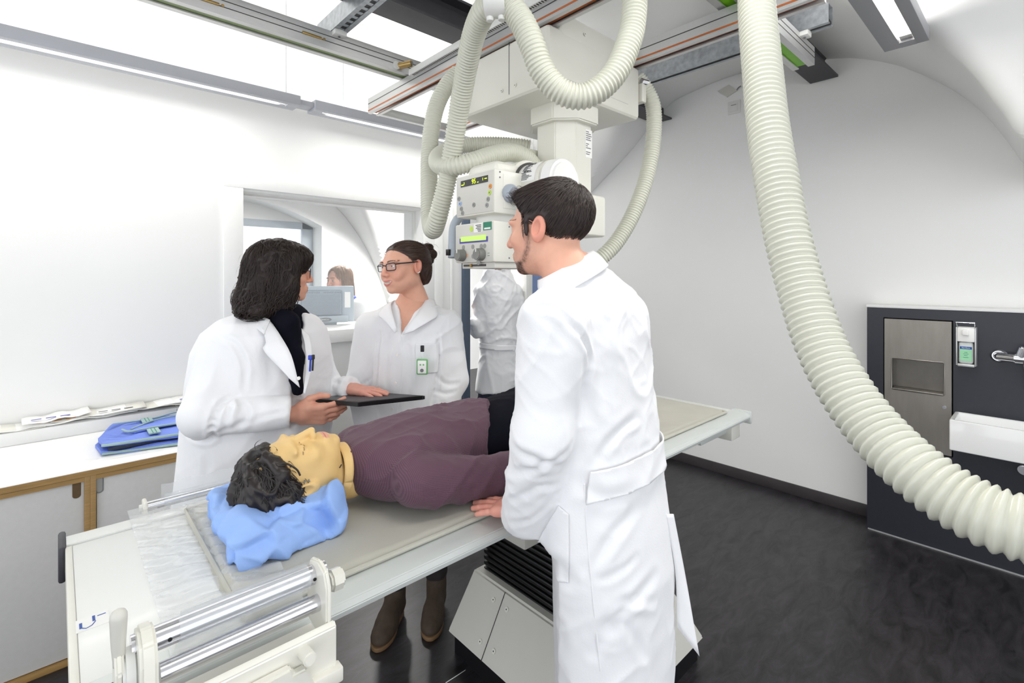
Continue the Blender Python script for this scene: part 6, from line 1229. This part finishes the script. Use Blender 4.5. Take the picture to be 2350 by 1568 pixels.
# ------------------------------------------------------------------ training dummy on the table, pillow
def dummy():
    t = thing('training_dummy', 'life-size dummy with black wig and purple knit shirt lying on the table', 'mannequin', (.42, 1.24, TZ+.02)); B = np.array(t.location); R = np.array(((0, 0, -1), (-1, 0, 0), (0, 1, 0)), float).T
    R = np.array([[0, 0, -1.], [-1, 0, 0], [0, 1, 0]]); Rt = np.array(Matrix.Rotation(math.radians(9), 3, 'X') @ Matrix.Rotation(math.radians(7), 3, 'Y')); R = Rt @ R; hc = np.array((.420, 1.245, 1.018)); S = .95
    hf = head_fn(True, closed=True, neck=((0, -.015, -.07), (0, -.03, -.16), .055, .06))
    def h2(P): return smin(hf(P), ell(P, (0, .0, -.045), (.064, .075, .06)), .03)
    V, Fc = nets(h2, (-.1, -.125, -.2), (.1, .135, .125), .0026); sk = np.array(lin((226, 190, 128))); C = np.tile(sk, (len(V), 1)); x, y, z = V.T
    lp = (np.abs(x) < .02) & (np.abs(z+.066) < .008) & (y > .08); C[lp] = lin((222, 160, 140)); el = (np.abs(z+.003-.25*(np.abs(x)-.032)**2*60) < .0011) & (np.abs(np.abs(x)-.032) < .018) & (y > .05); C[el] = lin((130, 98, 66))
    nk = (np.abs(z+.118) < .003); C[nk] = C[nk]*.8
    bo = mesh_obj('body', place(V, R, hc, S)-B, Fc, 'rubber_skin', t, None, C)
    # loose fold of the rubber neck skin
    nc = place(np.array([(0, -.02, -.128)]), R, hc, S)[0]; T = []; Bt = []
    for k in range(19):
        a = 2*math.pi*k/18; q = (math.cos(a)*.062, -.012+math.sin(a)*.066, -.116); q2 = (math.cos(a)*.068, -.012+math.sin(a)*.076, -.138); T.append(place(np.array([q]), R, hc, S)[0]-B); Bt.append(place(np.array([q2]), R, hc, S)[0]-B)
    o = ribbon('neck_flap', T, Bt, 'rubber_skin', t, .004, 40); a = o.data.color_attributes.new('Col', 'FLOAT_COLOR', 'POINT'); a.data.foreach_set('color', np.tile((*sk, 1), (len(o.data.vertices), 1)).astype(np.float32).ravel())
    # wig
    def hr(P):
        ax = (np.abs(P[0]), P[1], P[2]); d = ell(P, (0, -.028, .042), (.094, .108, .088)); d = smin(d, ell(P, (0, -.085, -.03), (.085, .045, .09)), .04); d = smin(d, ell(ax, (.086, -.03, -.02), (.018, .045, .06)), .02)
        d = smax(d, (.048-P[2]+(P[1]-.048)*1.0)*.7+0*d, .012); return smax(d, -ell(ax, (.098, .006, -.018), (.030, .034, .036)), .008)
    hV, hFc = nets(hr, (-.13, -.17, -.15), (.13, .12, .18), .005); g = grad(hr, hV); w = ridge(hV*np.array((18, 18, 18))+1.6*np.sin(hV[:, [1, 2, 0]]*26)); w2 = ridge(hV*np.array((46, 46, 46))+1.6*np.sin(hV[:, [1, 2, 0]]*40)); hV2 = hV+g*((w-.55)*.026+(w2-.5)*.008)[:, None]
    fld = lambda q: (q-np.array((0, .02, .16)))*3+np.array((0, -.9, -.3)); sv, sf = strands(hr, hV, 2600, fld, .06, 11, .0010, 41, wav=.5, wl=.06, lift=.004, noise=.35); s2, sf2 = strands(hr, hV[(hV[:, 1] > .0)], 40, lambda q: np.tile((.0, .5, -.6), (len(q), 1)), .04, 7, .0012, 42, wav=.6, wl=.05, lift=.012, noise=.5)
    V_, F_ = merge((hV2, hFc), (sv, sf), (s2, sf2)); mesh_obj('wig', place(V_, R, hc, S)-B, F_, 'wig', t, None)
    # stray lock, stitches, jaw pins
    G0 = lambda q: tuple(place(np.array([q]), R, hc, S)[0]-B)
    m = MB(); m.tube(spline([G0((.060, .062, .060)), G0((.066, .064, .045)), G0((.074, .050, .022)), G0((.078, .035, .012))], .004), .0022, 7); m.build('stray_lock', 'wig', t)
    for zz in (-.012, -.002):
        c = np.array((.0775, .016, zz)); m = MB(); m.tube([G0(c+np.array((0, -.005, 0))), G0(c+np.array((0, .005, 0)))], .0014, 6); m.tube([G0(c+np.array((0, 0, -.004))), G0(c+np.array((0, 0, .004)))], .0014, 6); m.build('marker_cross', 'knob_grey', t)
    m = MB(); m.tube([G0((.058, .028, -.098)), G0((.056, .036, -.103))], .0014, 6); m.build('jaw_stitch', 'ink', t)
    # clothes (table frame)
    rows = [(.555, 1.245, 1.00, .055, .060), (.585, 1.245, .995, .105, .070), (.63, 1.245, .992, .175, .082), (.70, 1.245, .996, .185, .092), (.80, 1.25, .999, .168, .100), (.92, 1.255, .994, .155, .096), (1.0, 1.258, .995, .158, .096), (1.045, 1.258, .995, .165, .098)]
    As, Ae, Aw = (.665, 1.065, .985), (.89, 1.012, .957), (1.16, 1.03, .950); Bs, Be, Bw = (.66, 1.42, .985), (.88, 1.465, .955), (1.12, 1.45, .952)
    def shirt(P):
        d = loft(P, rows, 0, 2.3, 0, .02); d = smax(d, P[0]-np.minimum(1.05, 1.045-.8*(1.25-P[1]))+0*d, .006); a = chain(P, [As, Ae, Aw], [.060, .054, .046], .02); b = chain(P, [Bs, Be, Bw], [.060, .054, .046], .02); d = smin(d, smin(a, b, .01), .020); return smax(d, TZ+.021-P[2]+0*d, .012)
    V, Fc = nets(shirt, (.53, .94, .88), (1.22, 1.56, 1.12), .006); V = folds(V, grad(shirt, V, .006), .010, 8); V[:, 2] = np.maximum(V[:, 2], TZ+.019); uv = np.zeros((len(V), 3)); uv[:, 0] = V[:, 0]; uv[:, 1] = np.arctan2(V[:, 2]-.99, V[:, 1]-1.25)*.14; Pv = (V[:, 0], V[:, 1], V[:, 2]); tr_ = loft(Pv, rows, 0, 2.3, 0, .02)
    for a_, b_, c_ in ((As, Ae, Aw), (Bs, Be, Bw)):
        da = chain(Pv, [a_, b_, c_], [.070, .056, .046], .02); mk = da < tr_; cy = np.interp(V[:, 0], [a_[0], b_[0], c_[0]], [a_[1], b_[1], c_[1]]); cz = np.interp(V[:, 0], [a_[0], b_[0], c_[0]], [a_[2], b_[2], c_[2]]); uv[mk, 1] = (np.arctan2(V[:, 2]-cz, V[:, 1]-cy)*.055)[mk]
    mesh_obj('shirt', V-B, Fc, 'knit_purple', t, None, uv)
    hv, hF, _ = hand([.3]*4, .6, -1, res=.003)
    def pants(P):
        d = loft(P, [(.90, 1.25, .99, .138, .080), (1.0, 1.25, .99, .150, .088), (1.2, 1.25, .992, .165, .094), (1.32, 1.25, .985, .168, .085)], 0, 2.2, 0, .03); d = smin(d, chain(P, [(1.28, 1.17, .985), (1.50, 1.16, .965), (1.74, 1.16, .95)], [.085, .062, .045], .03), .04); d = smin(d, chain(P, [(1.28, 1.33, .99), (1.50, 1.345, .975), (1.74, 1.35, .95)], [.085, .062, .045], .03), .04); return smax(d, TZ+.021-P[2]+0*d, .01)
    V, Fc = nets(pants, (.88, 1.04, .88), (1.82, 1.48, 1.12), .009); V = folds(V, grad(pants, V, .008), .008, 9); V[:, 2] = np.maximum(V[:, 2], TZ+.019); mesh_obj('trousers', V-B, Fc, 'navy', t, None)
    for yy, sd, wv in ((1.045, -1, 1.17), (1.45, 1, 1.13)):
        h_, f_, _ = hand([.3]*4, .6, sd, res=.004); h_ = hand_place(h_*.95, (wv, yy, .945), (1, .05, -.02), (0, 0, 1)); mesh_obj('hand', h_-B, f_, 'rubber_skin', t, None, np.tile(sk, (len(h_), 1)))
    for yy in (1.16, 1.35):
        ft = nets(lambda P: smin(ell(P, (1.78, yy, .99), (.04, .04, .08)), ell(P, (1.75, yy, .945), (.05, .036, .04)), .02), (1.67, yy-.07, .89), (1.85, yy+.07, 1.12), .008); mesh_obj('foot', ft[0]-B, ft[1], 'rubber_skin', t, None, np.tile(sk, (len(ft[0]), 1)))
    # pillow, dented by the head
    tp = thing('pillow', 'crumpled blue paper-covered pillow under the head of the dummy', 'pillow', (.38, 1.26, TZ+.02)); Bp = np.array(tp.location)
    def pil(P):
        q = (P[0], P[1], P[2]); d = rbox(q, (.382, 1.265, .940), (.116, .150, .046), .03); d = smin(d, ell(q, (.34, 1.125, .922), (.085, .04, .036)), .03)
        d = smax(d, -ell(q, (.40, 1.262, 1.05), (.105, .098, .108)), .02); return smax(d, TZ+.0215-P[2]+0*d, .006)
    V, Fc = nets(pil, (.23, 1.06, .88), (.54, 1.45, 1.03), .0048); g = grad(pil, V, .006)
    rg = np.random.default_rng(17); sd_ = np.stack([rg.uniform(.23, .54, 95), rg.uniform(1.06, 1.45, 95), rg.uniform(.88, 1.03, 95)], 1); dd = np.sqrt(((V[:, None]-sd_[None])**2).sum(2)); od = np.argsort(dd, 1)[:, :2]; f1 = np.take_along_axis(dd, od, 1)
    tl = rg.normal(0, .34, (95, 3)); h1 = ((V-sd_[od[:, 0]])*tl[od[:, 0]]).sum(1); h2 = ((V-sd_[od[:, 1]])*tl[od[:, 1]]).sum(1); wgt = np.clip((f1[:, 1]-f1[:, 0])/.008, 0, 1); hh = h1*(.5+.5*wgt)+h2*(.5-.5*wgt)
    edge = np.exp(-((f1[:, 1]-f1[:, 0])/.007)**2)*.004; V = V+g*(hh*.8+edge+(vnoise(V*9+3)-.5)*.014-.003)[:, None]; V[:, 2] = np.maximum(V[:, 2], TZ+.0205)
    po = mesh_obj('paper_cover', V-Bp, Fc, 'blue_paper', tp, None); sm = po.modifiers.new('soften', 'SMOOTH'); sm.factor = .5; sm.iterations = 2
dummy()
